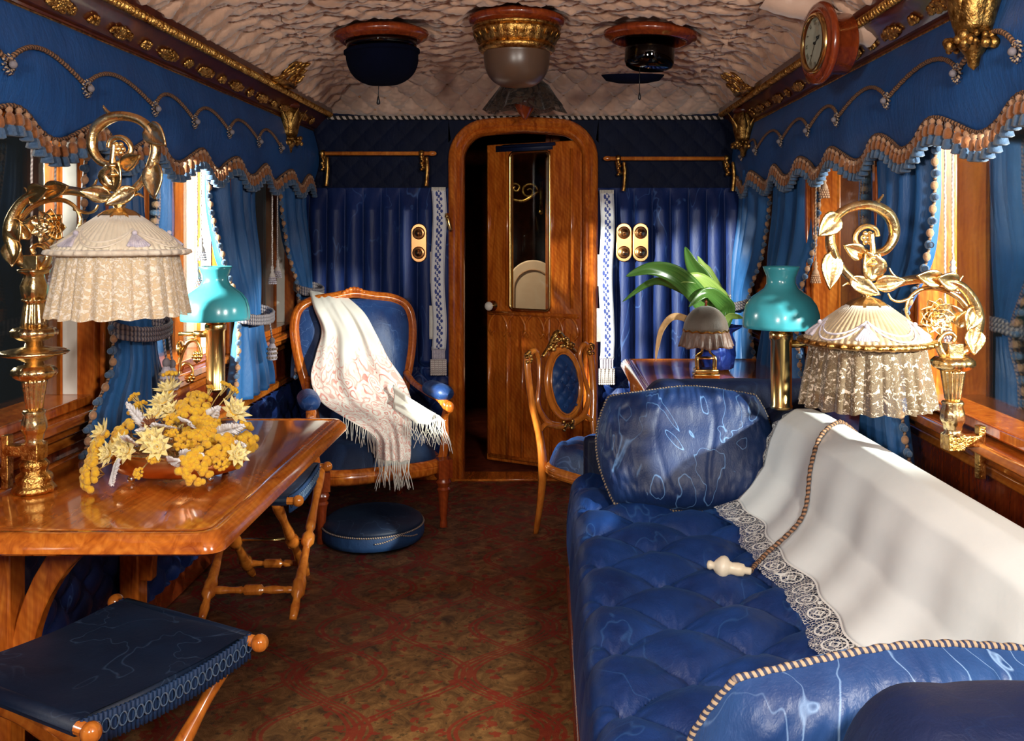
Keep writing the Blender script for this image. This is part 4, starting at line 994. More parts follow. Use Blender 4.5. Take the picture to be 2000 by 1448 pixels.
# ---- armchair with shawl
def seat_disc(mb, w, d, z0, z1, back=.8, n=28, m_=14, tuft=None):
    # soft cushion: squircle outline, narrower at the back (+y)
    def fn(u, q):
        a = 2*PI*u; r = min(1, q*1.0)
        c, s = cos(a), sin(a); e = .62; x = abs(c)**e*(1 if c > 0 else -1); y = abs(s)**e*(1 if s > 0 else -1)
        ww = w/2*(1-(1-back)*(y*r+1)/2)
        X, Y = x*r*ww, y*r*d/2
        z = z1-(z1-z0)*max(0, (r-.72)/.28)**2.2
        if tuft: z -= tuft(X, Y)*(1-r**4)
        return (X, Y, z)
    mb.grid(fn, n*3, m_*2)
t = thing('armchair', 'blue silk armchair with a carved orange wooden frame under the shawl', 'armchair', (-.706, 4.31, 0), R(24))
# frame outline of the back in local x,z
def bk(z): return .235+(z-.36)*.24          # local y of the back plane at height z
outl = [(-.20, .30), (-.215, .45), (-.25, .60), (-.285, .75), (-.295, .88), (-.27, .96), (-.20, 1.00), (-.10, 1.015), (0, 1.03), (.10, 1.015), (.20, 1.00), (.27, .96), (.295, .88), (.285, .75), (.25, .60), (.215, .45), (.20, .30)]
m = MB(); pp = smooth_path([(x, bk(z), z) for x, z in outl], 6)
m.tube(pp, .024, 10, flat=1.0); m.tube([p+Vector((0, -.018, 0)) for p in pp], .012, 8); m.build('back_frame', 'satinwood', t)
m = MB()
for i in range(7): m.sphere((-.05+.0167*i, bk(1.03)-.02, 1.035+.018*sin(PI*i/6)), .013, 8, 6)
m.build('back_crest', 'satinwood', t)
def interp_out(z):
    for (x0_, z0_), (x1_, z1_) in zip(outl[8:], outl[9:]):
        if z0_ >= z >= z1_: return x0_+(x1_-x0_)*(z0_-z)/(z0_-z1_)
    return .2
def bfn(u, q):
    z = .40+.60*q; hw = max(.02, interp_out(z)-.012); x = (-1+2*u)*hw
    b_ = .055*(1-abs(2*u-1)**3)*(1-abs(2*q-1)**5); b_ -= .012*abs(sin(u*9+q*3))*(1-abs(2*u-1)**3)
    return (x, bk(z)-.004-b_, z)
m = MB(); m.grid(bfn, 34, 44); m.build('back_upholstery', 'chair_silk', t, solid=.006)
def crease(X, Y): return .010*(1-abs(sin(X*14+.5)*sin(Y*14+.8)))
m = MB(); seat_disc(m, .60, .54, .29, .405, .82, tuft=crease); m.build('seat_cushion', 'plush_blue', t)
m = MB()
rail = [( .30*(abs(cos(a))**.5)*(1 if cos(a) > 0 else -1)*(1-.09*(sin(a)+1)), .27*(abs(sin(a))**.5)*(1 if sin(a) > 0 else -1), .275) for a in [2*PI*i/60 for i in range(60)]]
m.tube(rail, .024, 10, closed=True, flat=1.5); m.tube([(x*1.05, y*1.05, .285) for x, y, z in rail], .009, 6, closed=True); m.build('seat_rail', 'satinwood', t)
for s_ in (-1, 1):
    m = MB(); x, y = s_*.275, -.245
    m.lathe([(.018, 0), (.018, .02), (.014, .035), (.017, .05), (.022, .13), (.027, .16), (.032, .172), (.026, .182), (.030, .19), (.036, .205), (.030, .218), (.030, .225)], 28, (x, y, 0), mod=lambda th, z, r: r*(1+(.06*cos(10*th) if .05 < z < .15 else 0)))
    m.box((x-.033, y-.033, .225), (x+.033, y+.033, .31)); m.build('leg', 'redwood', t, bevel=.003)
    m = MB(); m.tube(smooth_path([(s_*.20, .24, .31), (s_*.205, .28, .15), (s_*.225, .35, .0)], 6), [.026, .017], 10); m.build('leg', 'redwood', t)
    # arm: support and padded rest
    m = MB(); m.tube(smooth_path([(s_*.285, -.19, .29), (s_*.295, -.20, .37), (s_*.31, -.15, .47), (s_*.31, -.19, .53), (s_*.30, -.13, .56), (s_*.29, .02, .56), (s_*.26, .20, .59), (s_*.245, .285, .63)], 6), [.022, .020, .018, .024, .018, .016, .018], 10)
    ar = m.build('arm', 'satinwood', t)
    m = MB()
    def pad(u, q, s_=s_):
        yy = -.205+.26*q; r = .045*(1-abs(2*q-1)**5)**.5; a = 2*PI*u
        return (s_*(.31-.02*q)+r*1.05*cos(a), yy, .592+r*.85*sin(a)+.002*sin(q*40)*cos(a))
    m.grid(pad, 20, 24); m.build('arm_pad', 'chair_silk', ar)
    m = MB(); m.sphere((s_*.313, -.215, .535), (.022, .018, .028), 10, 8); m.build('arm_scroll', 'satinwood', ar)
for s_ in (-1, 1):
    m = MB(); m.lathe([(.012, 0), (.012, .018)], 12, (s_*.225, .35, .0)); m.build('castor', 'black_iron', t)
# shawl
sh = thing('shawl', 'white fringed shawl with red paisley print draped over the armchair', 'shawl', (-.72, 4.2, .45))
def lerp_rows(rows, q):
    f_ = q*(len(rows)-1); i = min(len(rows)-2, int(f_)); k = f_-i
    def cr(a, b_, c, d, t_): return .5*((2*b_)+(-a+c)*t_+(2*a-5*b_+4*c-d)*t_*t_+(-a+3*b_-3*c+d)*t_**3)
    g = lambda j: rows[max(0, min(len(rows)-1, j))]
    return [cr(g(i-1)[n_], g(i)[n_], g(i+1)[n_], g(i+2)[n_], k) for n_ in range(len(rows[0]))]
SR = []
for r in ((610,592,4.78,690,598,4.74), (603,566,4.66,680,582,4.66), (612,600,4.52,712,612,4.56), (628,645,4.47,736,655,4.50), (618,690,4.42,758,700,4.46), (608,740,4.35,786,742,4.40), (628,784,4.24,800,775,4.34), (678,818,4.14,806,800,4.24), (716,838,4.08,802,826,4.14), (736,858,4.02,801,858,4.03), (738,880,3.99,802,884,3.99), (739,896,3.98,801,900,3.98)):
    a = P(r[0], r[1], r[2]); b_ = P(r[3], r[4], r[5]); SR.append((a.x, a.y, a.z, b_.x, b_.y, b_.z))
def shawl(u, q):
    r = lerp_rows(SR, q); p = Vector(r[:3]).lerp(Vector(r[3:]), u)
    amp = .016*min(1, q*4)*(1-.55*q)
    f_ = sin(u*15+q*3.5+1.5*nz(u*2, q*3, 9))+.6*sin(u*27-q*6)
    p.y += -amp*f_-.03*sin(PI*u); p.z += .004*nz(u*9, q*9); return p
m = MB(); m.grid(shawl, 60, 110, us=1, vs=1); m.build('cloth', 'paisley_shawl', sh, world=True, solid=.002)
TR = []
for r in ((768,752,4.30,770,800,4.20), (795,775,4.22,800,815,4.12), (825,792,4.12,818,826,4.06), (850,806,4.06,838,832,4.02)):
    a = P(*r[:3]); b_ = P(*r[3:]); TR.append((a.x, a.y, a.z, b_.x, b_.y, b_.z))
def tail(u, q):
    r = lerp_rows(TR, q); p = Vector(r[:3]).lerp(Vector(r[3:]), u); p.y += -.012*sin(u*12+q*4); p.z += .006*sin(u*9+q*5); return p
m = MB(); m.grid(tail, 20, 24); m.build('gathered_corner', 'white_thread', sh, world=True, solid=.002)
def fringe(name, pts, L, n, seed, parent, mat='white_thread', spread=.25, r=.0017):
    rd = random.Random(seed); q = MB()
    for i in range(n):
        u = (i+.5)/n*(len(pts)-1); j = min(len(pts)-2, int(u)); p = Vector(pts[j]).lerp(Vector(pts[j+1]), u-j)
        l_ = L*rd.uniform(.8, 1.1); dx = rd.uniform(-1, 1)*spread*l_; dy = rd.uniform(-1, .3)*spread*l_*.5
        q.tube(smooth_path([p, p+Vector((dx*.2, -.006, -l_*.35)), p+Vector((dx*.7, dy, -l_*.7)), p+Vector((dx, dy, -l_))], 3), [r, r*.8], 5)
    return q.build(name, mat, parent, world=True)
fringe('fringe', [shawl(i/10, 1) for i in range(11)], .12, 34, 1, sh)
fringe('fringe', [shawl(0, .62+.30*i/8) for i in range(9)], .085, 30, 2, sh)
fringe('fringe', [P(790, 822, 4.04), P(830, 826, 4.02), P(858, 815, 4.04)], .10, 26, 3, sh, spread=.5)
fringe('fringe', [P(845, 806, 4.06), P(858, 812, 4.04), P(868, 822, 4.02)], .13, 14, 5, sh, spread=.35)
# ---- footstool
t = thing('footstool', 'round low dark blue footstool on the carpet before the armchair', 'footstool', (-.645, 4.06-.02, 0))
m = MB(); m.lathe([(.195, .004), (.215, .01), (.222, .03), (.220, .062), (.216, .072)], 64, mod=lambda th, z, r: r*(1+.006*cos(36*th))); m.build('base', 'plush_blue', t)
m = MB(); m.lathe([(.217, .070), (.212, .086), (.185, .104), (.12, .116), (.04, .120), (.001, .120)], 64); m.build('cushion', 'stool_silk', t)
m = MB(); m.tube([(.219*cos(a), .219*sin(a), .070) for a in [2*PI*i/120 for i in range(120)]], .004, 6, closed=True, twist=200)
m.tube([(.224*cos(a), .224*sin(a), .068-.022*abs(sin((a+PI/2+.35)*3))) for a in [-PI/2+.2+i/40*.95 for i in range(41)]], .003, 6); m.build('piping', 'cord_gold', t)
# ---- side chair with gilt carved back
t = thing('carved_side_chair', 'small carved wooden side chair with an oval blue buttoned back', 'chair', (.365, 4.0, 0), R(44)); t.scale = (1.05, 1.05, 1.0)
m = MB(); 
def pits(X, Y):
    a = (X+Y)/.11; b_ = (X-Y)/.11; return .022*(1-(abs(sin(PI*a+.3)*sin(PI*b_)))**.35)
seat_disc(m, .44, .42, .335, .43, .86, tuft=pits); m.build('seat_cushion', 'chair_silk', t)
rl = [(.215*(abs(cos(a))**.6)*(1 if cos(a) > 0 else -1)*(1-.07*(sin(a)+1)), .205*(abs(sin(a))**.6)*(1 if sin(a) > 0 else -1), .315) for a in [2*PI*i/60 for i in range(60)]]
m = MB(); m.tube(rl, .018, 10, closed=True, flat=1.5); m.tube([(x*1.06, y*1.06, .325) for x, y, z in rl], .006, 6, closed=True, twist=240); m.tube([(x*1.05, y*1.05, .305) for x, y, z in rl], .007, 6, closed=True); m.build('seat_rail', 'turned_wood', t)
def by(z): return .20+(z-.33)*.14
for s_ in (-1, 1):
    m = MB(); m.tube(smooth_path([(s_*.135, .27, 0), (s_*.150, .225, .16), (s_*.165, .195, .32), (s_*.165, by(.45), .45), (s_*.190, by(.6), .60), (s_*.195, by(.74), .74), (s_*.185, by(.80), .80)], 6), [.013, .017, .021, .017, .016, .016, .018], 10, flat=.9)
    lg = m.build('leg', 'turned_wood', t)
    m = MB(); m.tube(smooth_path([(s_*.17, -.16, .31), (s_*.185, -.185, .18), (s_*.165, -.17, .0)], 6), [.02, .011], 10); m.build('leg', 'turned_wood', t)
    m = MB()
    # inner stile curving in to the oval
    m.tube(smooth_path([(s_*.185, by(.80), .80), (s_*.15, by(.80)-.004, .815), (s_*.125, by(.77), .77), (s_*.135, by(.68), .68), (s_*.155, by(.58), .58), (s_*.11, by(.50), .50), (s_*.04, by(.475), .475)], 6), [.015, .013, .010, .009, .011, .014, .012], 8)
    m.tube(smooth_path([(s_*.165, by(.46), .46), (s_*.12, by(.49), .49), (s_*.05, by(.475), .470), (0, by(.46), .46)], 6), [.010, .014, .010], 8)
    m.build('pierced_scroll', 'turned_wood', t)
    m = MB()
    for i in range(8): m.sphere((s_*(.19+.012*cos(i*1.7)), by(.8)-.012, .805+.016*sin(i*2.3)-.004*i), .010, 8, 6)
    m.build('corner_carving', 'gilt', t)
ov = [(.098*cos(a), by(.655+.145*sin(a))-.010, .655+.150*sin(a)) for a in [2*PI*i/50 for i in range(50)]]
m = MB(); m.tube(ov, .015, 10, closed=True); m.tube([(x*.87, y-.012, .655+(z-.655)*.9) for x, y, z in ov], .004, 6, closed=True, twist=300); m.build('oval_frame', 'turned_wood', t)
def ovp(u, q):
    a = 2*PI*u; x = .088*q*cos(a); dz = .138*q*sin(a); a_ = (x+dz)/.062; b_ = (x-dz)/.062
    d = .035*(1-q**3)-.014*(1-abs(sin(PI*a_+.9)*sin(PI*b_+.4))**.35)*(1-q**4)
    return (x, by(.655+dz)-.008-d, .655+dz)
m = MB(); m.grid(ovp, 60, 26); up = m.build('oval_pad', 'chair_silk', t, solid=.004)
for x, z in ((0, .74), (-.04, .67), (.04, .67), (0, .61), (-.035, .56), (.035, .56)):
    m = MB(); m.sphere((x, by(z)-.038, z), (.006, .004, .006), 8, 6); m.build('button', 'chair_silk', up)
m = MB(); rd = random.Random(4)
for i in range(46):
    u = rd.uniform(-1, 1); m.sphere((u*.075, by(.82)-.012+rd.uniform(-.008, .008), .805+rd.uniform(0, 1)*(.075*(1-abs(u))+.01)), .0095*rd.uniform(.6, 1.4), 7, 5)
m.tube(smooth_path([(-.10, by(.79), .785), (-.06, by(.82), .82), (0, by(.86), .885), (.06, by(.82), .82), (.10, by(.79), .785)], 6), [.008, .012, .010], 8)
m.build('crest_carving', 'gilt', t)
m = MB()
for i in range(16): m.sphere((rd.uniform(-.03, .03), by(.48)-.014, .475+rd.uniform(-.022, .022)), .009, 7, 5)
m.build('rosette', 'gilt', t)
# ---- sofa
t = thing('sofa', 'long deep blue buttoned silk sofa along the right wall', 'sofa', (.70, 2.2, 0))
x0, x1, y0, y1 = .205, .98, .98, 3.34
def seatf(u, q):
    y = y0+(y1-y0)*q
    # u: 0..0.3 climbs the front, then across the top
    if u < .28:
        k = u/.28; x = x0-.018*sin(PI*k*.9)-.0; z = .13+.27*k; nx, nz_ = -1, .0
    elif u < .36:
        k = (u-.28)/.08; a = PI/2*k; x = x0-.003+.055*(1-cos(a)); z = .40+.055*sin(a); nx, nz_ = -cos(a), sin(a)
    else:
        k = (u-.36)/.64; x = x0+.052+(x1-x0-.052)*k; z = .455; nx, nz_ = 0, 1
    s = (x-x0) if u >= .36 else (x-x0)-.0
    d = 0
    if u > .27:
        fade = min(1, (u-.27)/.1)
        A = (x-.265)/.30+y/.25; B = (x-.265)/.30-y/.25
        puff = (abs(sin(PI*A)*sin(PI*B)))**.33
        d = -.068*(1-puff)*fade+.016*fade
        ix = round(((x-.265)/.15)); iy_ = y/.125; par = ix % 2; jy = round((iy_-par)/2)*2+par
        dx_ = x-.265-ix*.15; dy_ = y-jy*.125; rr_ = math.hypot(dx_, dy_); an_ = math.atan2(dy_, dx_)
        d += .0075*sin(an_*9+ix*2+jy)*min(1, rr_/.02)*math.exp(-rr_/.055)*fade
        wr = nz(x*10+4*sin(y*5), y*16, 2)*.006; d += wr*fade
    else:
        d = .006*nz(y*16, z*3, 2)+.010*abs(sin(PI*y/.25))**.5-.010
    return (x+nx*d, y, z+nz_*d)
m = MB(); m.grid(seatf, 150, 380); m.build('seat', 'sofa_silk', t, world=True)
m = MB(); m.box((x0+.01, y0, .085), (x1, y1, .14)); m.tube([(x0-.004, y0+(y1-y0)*i/60, .118) for i in range(61)], .018, 10); m.build('base_rail', 'redwood', t, world=True, bevel=.006)
for x, y in ((.24, 1.06), (.24, 3.27), (.9, 1.06), (.9, 3.27)):
    m = MB(); m.tube([(x, y, .10), (x-.012, y, .05), (x, y, 0)], [.026, .02, .014], 12); m.build('leg', 'redwood', t, world=True)
def backf(u, q):
    y = y0+(y1-y0)*q; e = max(0, (y-2.75)/.6); top = .775-.06*e**1.5
    # section: up the front, over the roll and down behind
    sec = [(.93, .42), (.925, .52), (.925, .60), (.92, .68), (.93, top-.03), (.965, top), (1.01, top+.0), (1.05, top-.03), (1.06, .66), (1.06, .42)]
    f_ = u*(len(sec)-1); i = min(len(sec)-2, int(f_)); k = f_-i; x = sec[i][0]*(1-k)+sec[i+1][0]*k; z = sec[i][1]*(1-k)+sec[i+1][1]*k
    d = .012*abs(sin(PI*y/.14))**.4+.004*nz(y*10, z*9)
    sl = -.05*((y-1.7)/1.2) if y > 1.7 else 0
    return (x-d+sl, y, z)
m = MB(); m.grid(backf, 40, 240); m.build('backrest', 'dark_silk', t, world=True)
def armf(ya, yb, xa, xb, top, seed):
    def fn(u, q):
        # q along x from the rounded nose to the back; u around the section in yz
        a = -PI*.5+2*PI*u; hy = (yb-ya)/2; cy = (ya+yb)/2
        nose = min(1, q/.16); rr = (1-(1-nose)**2)**.5
        hz = .17; cz = top-hz
        y = cy+hy*rr*(abs(cos(a))**.6)*(1 if cos(a) > 0 else -1); z = cz+hz*rr*(abs(sin(a))**.6)*(1 if sin(a) > 0 else -1)
        x = xa+(xb-xa)*q
        rad = 1+.02*nz(x*7, a*2, seed)-.03*(1-abs(sin(PI*x/.15))**.3)
        return (x, cy+(y-cy)*rad, cz+(z-cz)*rad)
    m = MB(); m.grid(fn, 60, 80); return m
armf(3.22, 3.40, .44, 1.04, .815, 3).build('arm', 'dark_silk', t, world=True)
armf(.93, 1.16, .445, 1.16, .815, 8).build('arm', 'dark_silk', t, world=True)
for ya in (3.34, .95):
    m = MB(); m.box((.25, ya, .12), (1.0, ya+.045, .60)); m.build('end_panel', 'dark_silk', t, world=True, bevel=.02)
# ---- cushions
def cushion(label, c, yaw, lean, w_, h_, th, mat, seed, group=None, roll=0):
    t = thing('cushion', label, 'cushion', c, 0)
    M = Matrix.Rotation(yaw, 4, 'Z') @ Matrix.Rotation(lean, 4, 'X') @ Matrix.Rotation(roll, 4, 'Y')
    kk = .50 if seed == 1 else .64
    def outline(u, v): return (u*math.sqrt(max(0, 1-v*v*kk*.5))*w_/2*(1+.03*sin(v*2.2+seed)), v*math.sqrt(max(0, 1-u*u*kk*.5))*h_/2*(1+.02*sin(u*4.5+seed)))
    def side(sg):
        def fn(a, b_):
            u, v = -1+2*a, -1+2*b_; x, z = outline(u, v)
            e = (max(0, 1-u**4)*max(0, 1-v**4))**.5
            edge = 1-e
            d = th/2*e**.8+.010*nz(u*2.5+seed, v*2.5, sg*3)*e
            d += .008*abs(nz(u*14+seed, v*3, 5))*min(1, 4*edge)*e**.3*2*(1 if sg < 0 else 1)
            d -= (.006 if seed == 1 else .016)*math.exp(-((u-.28-.05*sin(v*3))/.03)**2)*e + .005*math.exp(-((u+.30+.04*sin(v*4+1))/.03)**2)*e*.7
            return (x, sg*d*(1 if sg < 0 else .35), z)
        return fn
    m = MB(); m.grid(side(-1), 90, 60, M=M); m.grid(side(1), 60, 40, M=M, flip=True); m.build('cover', mat, t)
    pts = []
    n = 60
    for i in range(n): pts.append(outline(-1+2*i/n, 1))
    for i in range(n): pts.append(outline(1, 1-2*i/n))
    for i in range(n): pts.append(outline(1-2*i/n, -1))
    for i in range(n): pts.append(outline(-1, -1+2*i/n))
    m = MB()
    fine = []
    for i in range(len(pts)):
        a = Vector((pts[i][0], 0, pts[i][1])); b_ = Vector((pts[(i+1) % len(pts)][0], 0, pts[(i+1) % len(pts)][1]))
        fine += [a, a.lerp(b_, .5)]
    m.tube(fine, .0055, 8, M=M, closed=True, twist=200); m.build('corded_edge', 'cord_navy' if seed == 1 else 'cord_gold', t)
cushion('deep blue moire cushion leaning on the far arm of the sofa', (.575, 3.06, .628), R(-3), R(-22), .57, .40, .17, 'cushion_silk', 1, roll=R(-1.5))
cushion('shiny blue moire cushion leaning on the near arm of the sofa', (.635, 1.30, .602), R(4), R(16), .65, .385, .18, 'near_cushion_silk', 2, roll=R(-1.5))
# ---- white cloth over the back
t = thing('antimacassar', 'long white cloth with a lace border draped over the sofa back', 'cloth', (.9, 2.0, .8))
def drape(u, q):
    # q along y far (2.93) to near (1.02); u across from behind the roll to the seat
    y = 2.93-1.93*q; sl = -.05*((y-1.7)/1.2) if y > 1.7 else 0
    top = .775-.06*max(0, (y-2.75)/.6)**1.5+.012
    sec = [(1.075, .70), (1.06, top-.035), (1.01, top+.004), (.96, top+.004), (.912, top-.035), (.89, .68), (.875, .60), (.835, .535), (.80, .495)]
    f_ = u*(len(sec)-1); i = min(len(sec)-2, int(f_)); k = f_-i; k2 = k
    x = sec[i][0]*(1-k2)+sec[i+1][0]*k2+sl; z = sec[i][1]*(1-k2)+sec[i+1][1]*k2
    if u > .35:
        a = (u-.35)/.65; x -= a*(.010*sin(y*13+1)+.008*sin(y*29+z*4)); x += -.02*a
    return (x, y, z)
m = MB(); m.grid(drape, 60, 220); m.build('cloth', 'white_cloth', t, world=True, solid=.003)
def lacef(u, q):
    y = 2.93-1.93*q; b_ = Vector(drape(1, q)); s = .010*abs(sin(y*2*PI/.11))
    return (b_.x-.075*u-s*u*.5, y, b_.z-.020*u-.006*sin(y*20)*u-.0)
m = MB(); m.grid(lacef, 12, 380, us=1.1, vs=26); m.build('lace_border', 'white_lace', t, world=True)
def lacee(u, q):
    b_ = Vector(drape(.12+.88*q, 0)); return (b_.x-.004*sin(q*60)*u, b_.y+(.05+.008*abs(sin(q*40)))*u, b_.z-.015*u)
m = MB(); m.grid(lacee, 12, 120, us=.7, vs=7); m.build('lace_border', 'white_lace', t, world=True)
# ---- bell push on its cord
t = thing('bell_push', 'ivory bell push lying on the blue sofa seat with a brown cord', 'bell push', (.55, 2.28, .47))
m = MB(); d = Vector((.92, -.28, -.05)); a0 = P(1380, 1103, 2.38); Mf = frame_from(d)
m.lathe([(.001, 0), (.010, .003), (.012, .010), (.009, .018), (.017, .024), (.027, .036), (.029, .044), (.026, .052), (.018, .058), (.015, .064), (.017, .080), (.015, .094), (.009, .098), (.009, .112), (.005, .114)], 28, a0, Mf); hb = m.build('handle', 'ivory', t, world=True)
# engraved ring of small marks
m = MB()
for i in range(5):
    an = -1.2+.5*i-.9; rr = .0285; p = Mf @ Vector((rr*cos(an), rr*sin(an), .044)); m.sphere((a0.x+p.x, a0.y+p.y, a0.z+p.z), (.0022, .0022, .0026), 6, 4)
m.build('engraving', 'brown_flower', hb, world=True)
tip = a0+(Mf @ Vector((0, 0, .112)))
def onc(u, y): return Vector(drape(u, (2.93-y)/1.93))+Vector((-.010, 0, .008))
pts = smooth_path([tip, P(1475, 1104, 2.38), onc(1, 2.43)+Vector((-.035, 0, -.005)), onc(.8, 2.47), onc(.6, 2.52), onc(.45, 2.57), onc(.3, 2.62)+Vector((0, 0, .004)), onc(.2, 2.66)+Vector((0, 0, .006)), onc(.08, 2.70)+Vector((.02, 0, .006))], 24)
m = MB(); m.tube(pts, .0058, 8, twist=220); m.build('cord', 'cord_brown', t, world=True)
# ================================================================== CEILING LAMPS
def dome(r, h, n=14, top=0, p=2.4):
    return [(max(.0008, r*(1-(i/n)**p)**(1/p)), top-h*i/n) for i in range(n+1)]
def ring_lamp(nm, label, x, y, zc, tilt):
    t = thing(nm, label, 'ceiling lamp', (x, y, zc), 0)
    M = Matrix.Rotation(tilt, 4, 'Y')
    q = MB(); q.lathe([(.150, .03), (.188, .012), (.190, .0), (.180, -.010), (.168, -.012), (.160, -.020), (.145, -.022), (.135, -.01), (.12, .03)], 64, (0, 0, 0), M, cap=False); q.build('wooden_ring', 'redwood', t)
    return t, M
t, M = ring_lamp('ceiling_lamp', 'left ceiling lamp with its glass covered by a midnight blue cloth cap', -.545, 3.68, 2.122, -.05)
q = MB(); q.lathe([(.140, -.01), (.138, -.05)]+[(r, z) for r, z in dome(.136, .12, 14, -.05)], 48, (0, 0, 0), M); g = q.build('glass_bowl', 'smoke_glass', t)
q = MB(); q.lathe([(.143, -.052), (.150, -.056), (.150, -.066), (.144, -.070)]+[(r, z) for r, z in dome(.143, .125, 14, -.070)], 64, (0, 0, 0), M, mod=lambda th, z, r: r*(1+.006*sin(11*th)*(z < -.09))); q.build('cloth_cap', 'night_velvet', t)
q = MB(); q.tube([(-.01, 0, -.19), (-.012, 0, -.235)], .0016, 6); q.lathe([(.002, 0), (.005, -.01), (.008, -.03), (.004, -.035)], 10, (-.012, 0, -.235)); q.build('pull_tassel', 'black_iron', t)
t, M = ring_lamp('ceiling_lamp', 'central ceiling lamp with a gilded leaf collar and brown frosted bowl', 0.0, 3.56, 2.155, 0)
q = MB(); q.lathe([(.160, -.018), (.172, -.022), (.172, -.030), (.166, -.034)], 64); q.lathe([(.162, -.034), (.166, -.045), (.158, -.062), (.148, -.084), (.138, -.096)], 120, mod=lambda th, z, r: r*(1+.030*abs(cos(13*th))*(1 if z < -.04 else .3))); q.lathe([(.142, -.094), (.150, -.100), (.148, -.110), (.138, -.120), (.130, -.122)], 64); gc = q.build('gilt_collar', 'gilt', t)
for i in range(26):
    a = 2*PI*i/26; q = MB()
    Ml = Matrix.Translation((.163*cos(a), .163*sin(a), -.040)) @ Matrix.Rotation(a, 4, 'Z') @ Matrix.Rotation(PI/2+.28, 4, 'Y')
    q.leaf(Ml, .055, .034, -.22, 6, .5); q.build('collar_leaf', 'gilt', gc, solid=.003)
q = MB(); q.lathe([(.130, -.118)]+[(r, z) for r, z in dome(.128, .135, 16, -.120, 2.6)], 64); q.build('glass_bowl', 'frosted_amber', t)
t, M = ring_lamp('ceiling_lamp', 'right ceiling lamp with bare smoked glass and its cap hanging open', .530, 3.68, 2.122, .05)
q = MB(); q.lathe([(.100, .0), (.098, -.06), (.098, -.10), (.090, -.118), (.07, -.128), (.001, -.132)], 48, (0, 0, 0), M); q.build('glass_bowl', 'smoke_glass', t, solid=.003)
q = MB(); q.lathe([(.03, 0), (.03, -.05), (.012, -.06), (.01, -.1), (.001, -.102)], 16); q.build('burner', 'brass', t)
q = MB(); q.lathe([(.001, -.03), (.06, -.03), (.11, -.02), (.128, 0.0), (.130, .004), (.10, -.008), (.001, -.012)], 48, (-.06, .12, -.135), Matrix.Rotation(.12, 4, 'X')); q.build('cloth_cap', 'night_velvet', t)
q = MB(); q.tube([(-.045, -.02, -.13), (-.046, -.02, -.225)], .0014, 6); q.lathe([(.002, 0), (.005, -.01), (.006, -.025), (.003, -.03)], 10, (-.046, -.02, -.225)); q.build('pull_tassel', 'black_iron', t)
# lamp with dark lace shade on the end coving
lp = thing('lace_shade_lamp', 'small dark lamp with a black lace flounce hanging behind the central ceiling lamp', 'lamp', (.005, 4.62, 2.13), 0); lp.scale = (1.1, 1.1, 1.15)
q = MB(); q.lathe([(.04, .05), (.05, .0), (.085, -.03), (.11, -.05)], 40, cap=False); q.build('shade_top', 'dark_lace_fabric', lp, solid=.002)
def fl(u, q_):
    th = 2*PI*u; r = .11+.07*q_+.014*q_*sin(9*th)+.006*sin(21*th)*q_; return (r*cos(th), r*sin(th)*.7, -.045-.11*q_-.012*q_*sin(5*th+1))
q = MB(); q.grid(fl, 200, 16, us=6, vs=1); q.build('lace_flounce', 'black_lace', lp)
q = MB(); q.lathe([(.055, -.10), (.05, -.13), (.03, -.165), (.012, -.19), (.001, -.2)], 32); q.build('glass_cone', 'redwood', lp)
# ================================================================== CLOCK and padded bolster
t = thing('wall_clock', 'round wooden clock with a cream dial fixed to the right cornice', 'clock', (.955, 2.82, 1.922)); t.scale = (.86, .86, .86)
Mc = Matrix.Rotation(-R(7)*-1, 4, 'Z') @ Matrix.Rotation(-PI/2, 4, 'Y')   # local +z faces the room (-x)
q = MB(); q.lathe([(.095, -.10), (.108, -.09), (.108, -.02), (.135, -.012), (.146, 0), (.146, .012), (.136, .020), (.130, .016), (.122, .026), (.112, .026), (.104, .018)], 64, (0, 0, 0), Mc); q.build('case', 'redwood', t)
q = MB(); q.lathe([(.108, .022), (.104, .034), (.094, .036), (.090, .028)], 64, (0, 0, 0), Mc, cap=False); q.build('bezel', 'brass', t)
q = MB(); q.lathe([(.094, .020), (.0005, .0205)], 48, (0, 0, 0), Mc); q.build('dial', 'clock_paper', t, smooth=False)
q = MB()
# roman numerals as strokes laid round the dial
NUM = ['XII', 'I', 'II', 'III', 'IIII', 'V', 'VI', 'VII', 'VIII', 'IX', 'X', 'XI']
def stroke(x0_, y0_, x1_, y1_, w_):
    d = Vector((x1_-x0_, y1_-y0_)); n_ = Vector((-d.y, d.x)).normalized()*w_/2
    vs = [(x0_-n_.x, y0_-n_.y, .0222), (x1_-n_.x, y1_-n_.y, .0222), (x1_+n_.x, y1_+n_.y, .0222), (x0_+n_.x, y0_+n_.y, .0222)]
    q.add(vs, [(0, 1, 2, 3)], None, Mc)
def dialxy(r, a):  # a clockwise from 12 as seen from the room; dial plane axes: local x is up/down
    return (r*cos(a), -r*sin(a))
UPS, RTS = 1, 1
for h, s_ in enumerate(NUM):
    a = 2*PI*h/12; wch = {'I': .0055, 'V': .010, 'X': .010}; tot = sum(wch[c] for c in s_); off = -tot/2
    for c in s_:
        o = off+wch[c]/2; off += wch[c]
        def pnt(rad, lat): # radial / lateral
            return (rad*cos(a)-lat*sin(a), -rad*sin(a)-lat*cos(a))
        if c == 'I': seg = [((.066, o), (.082, o), .0022)]
        elif c == 'V': seg = [((.082, o-.004), (.066, o), .0024), ((.082, o+.004), (.066, o), .0012)]
        else: seg = [((.082, o-.004), (.066, o+.004), .0024), ((.082, o+.004), (.066, o-.004), .0012)]
        for A_, B_, w_ in seg: p0 = pnt(*A_); p1 = pnt(*B_); stroke(p0[0], p0[1], p1[0], p1[1], w_)
q.build('numerals', 'black_ink', t, smooth=False)
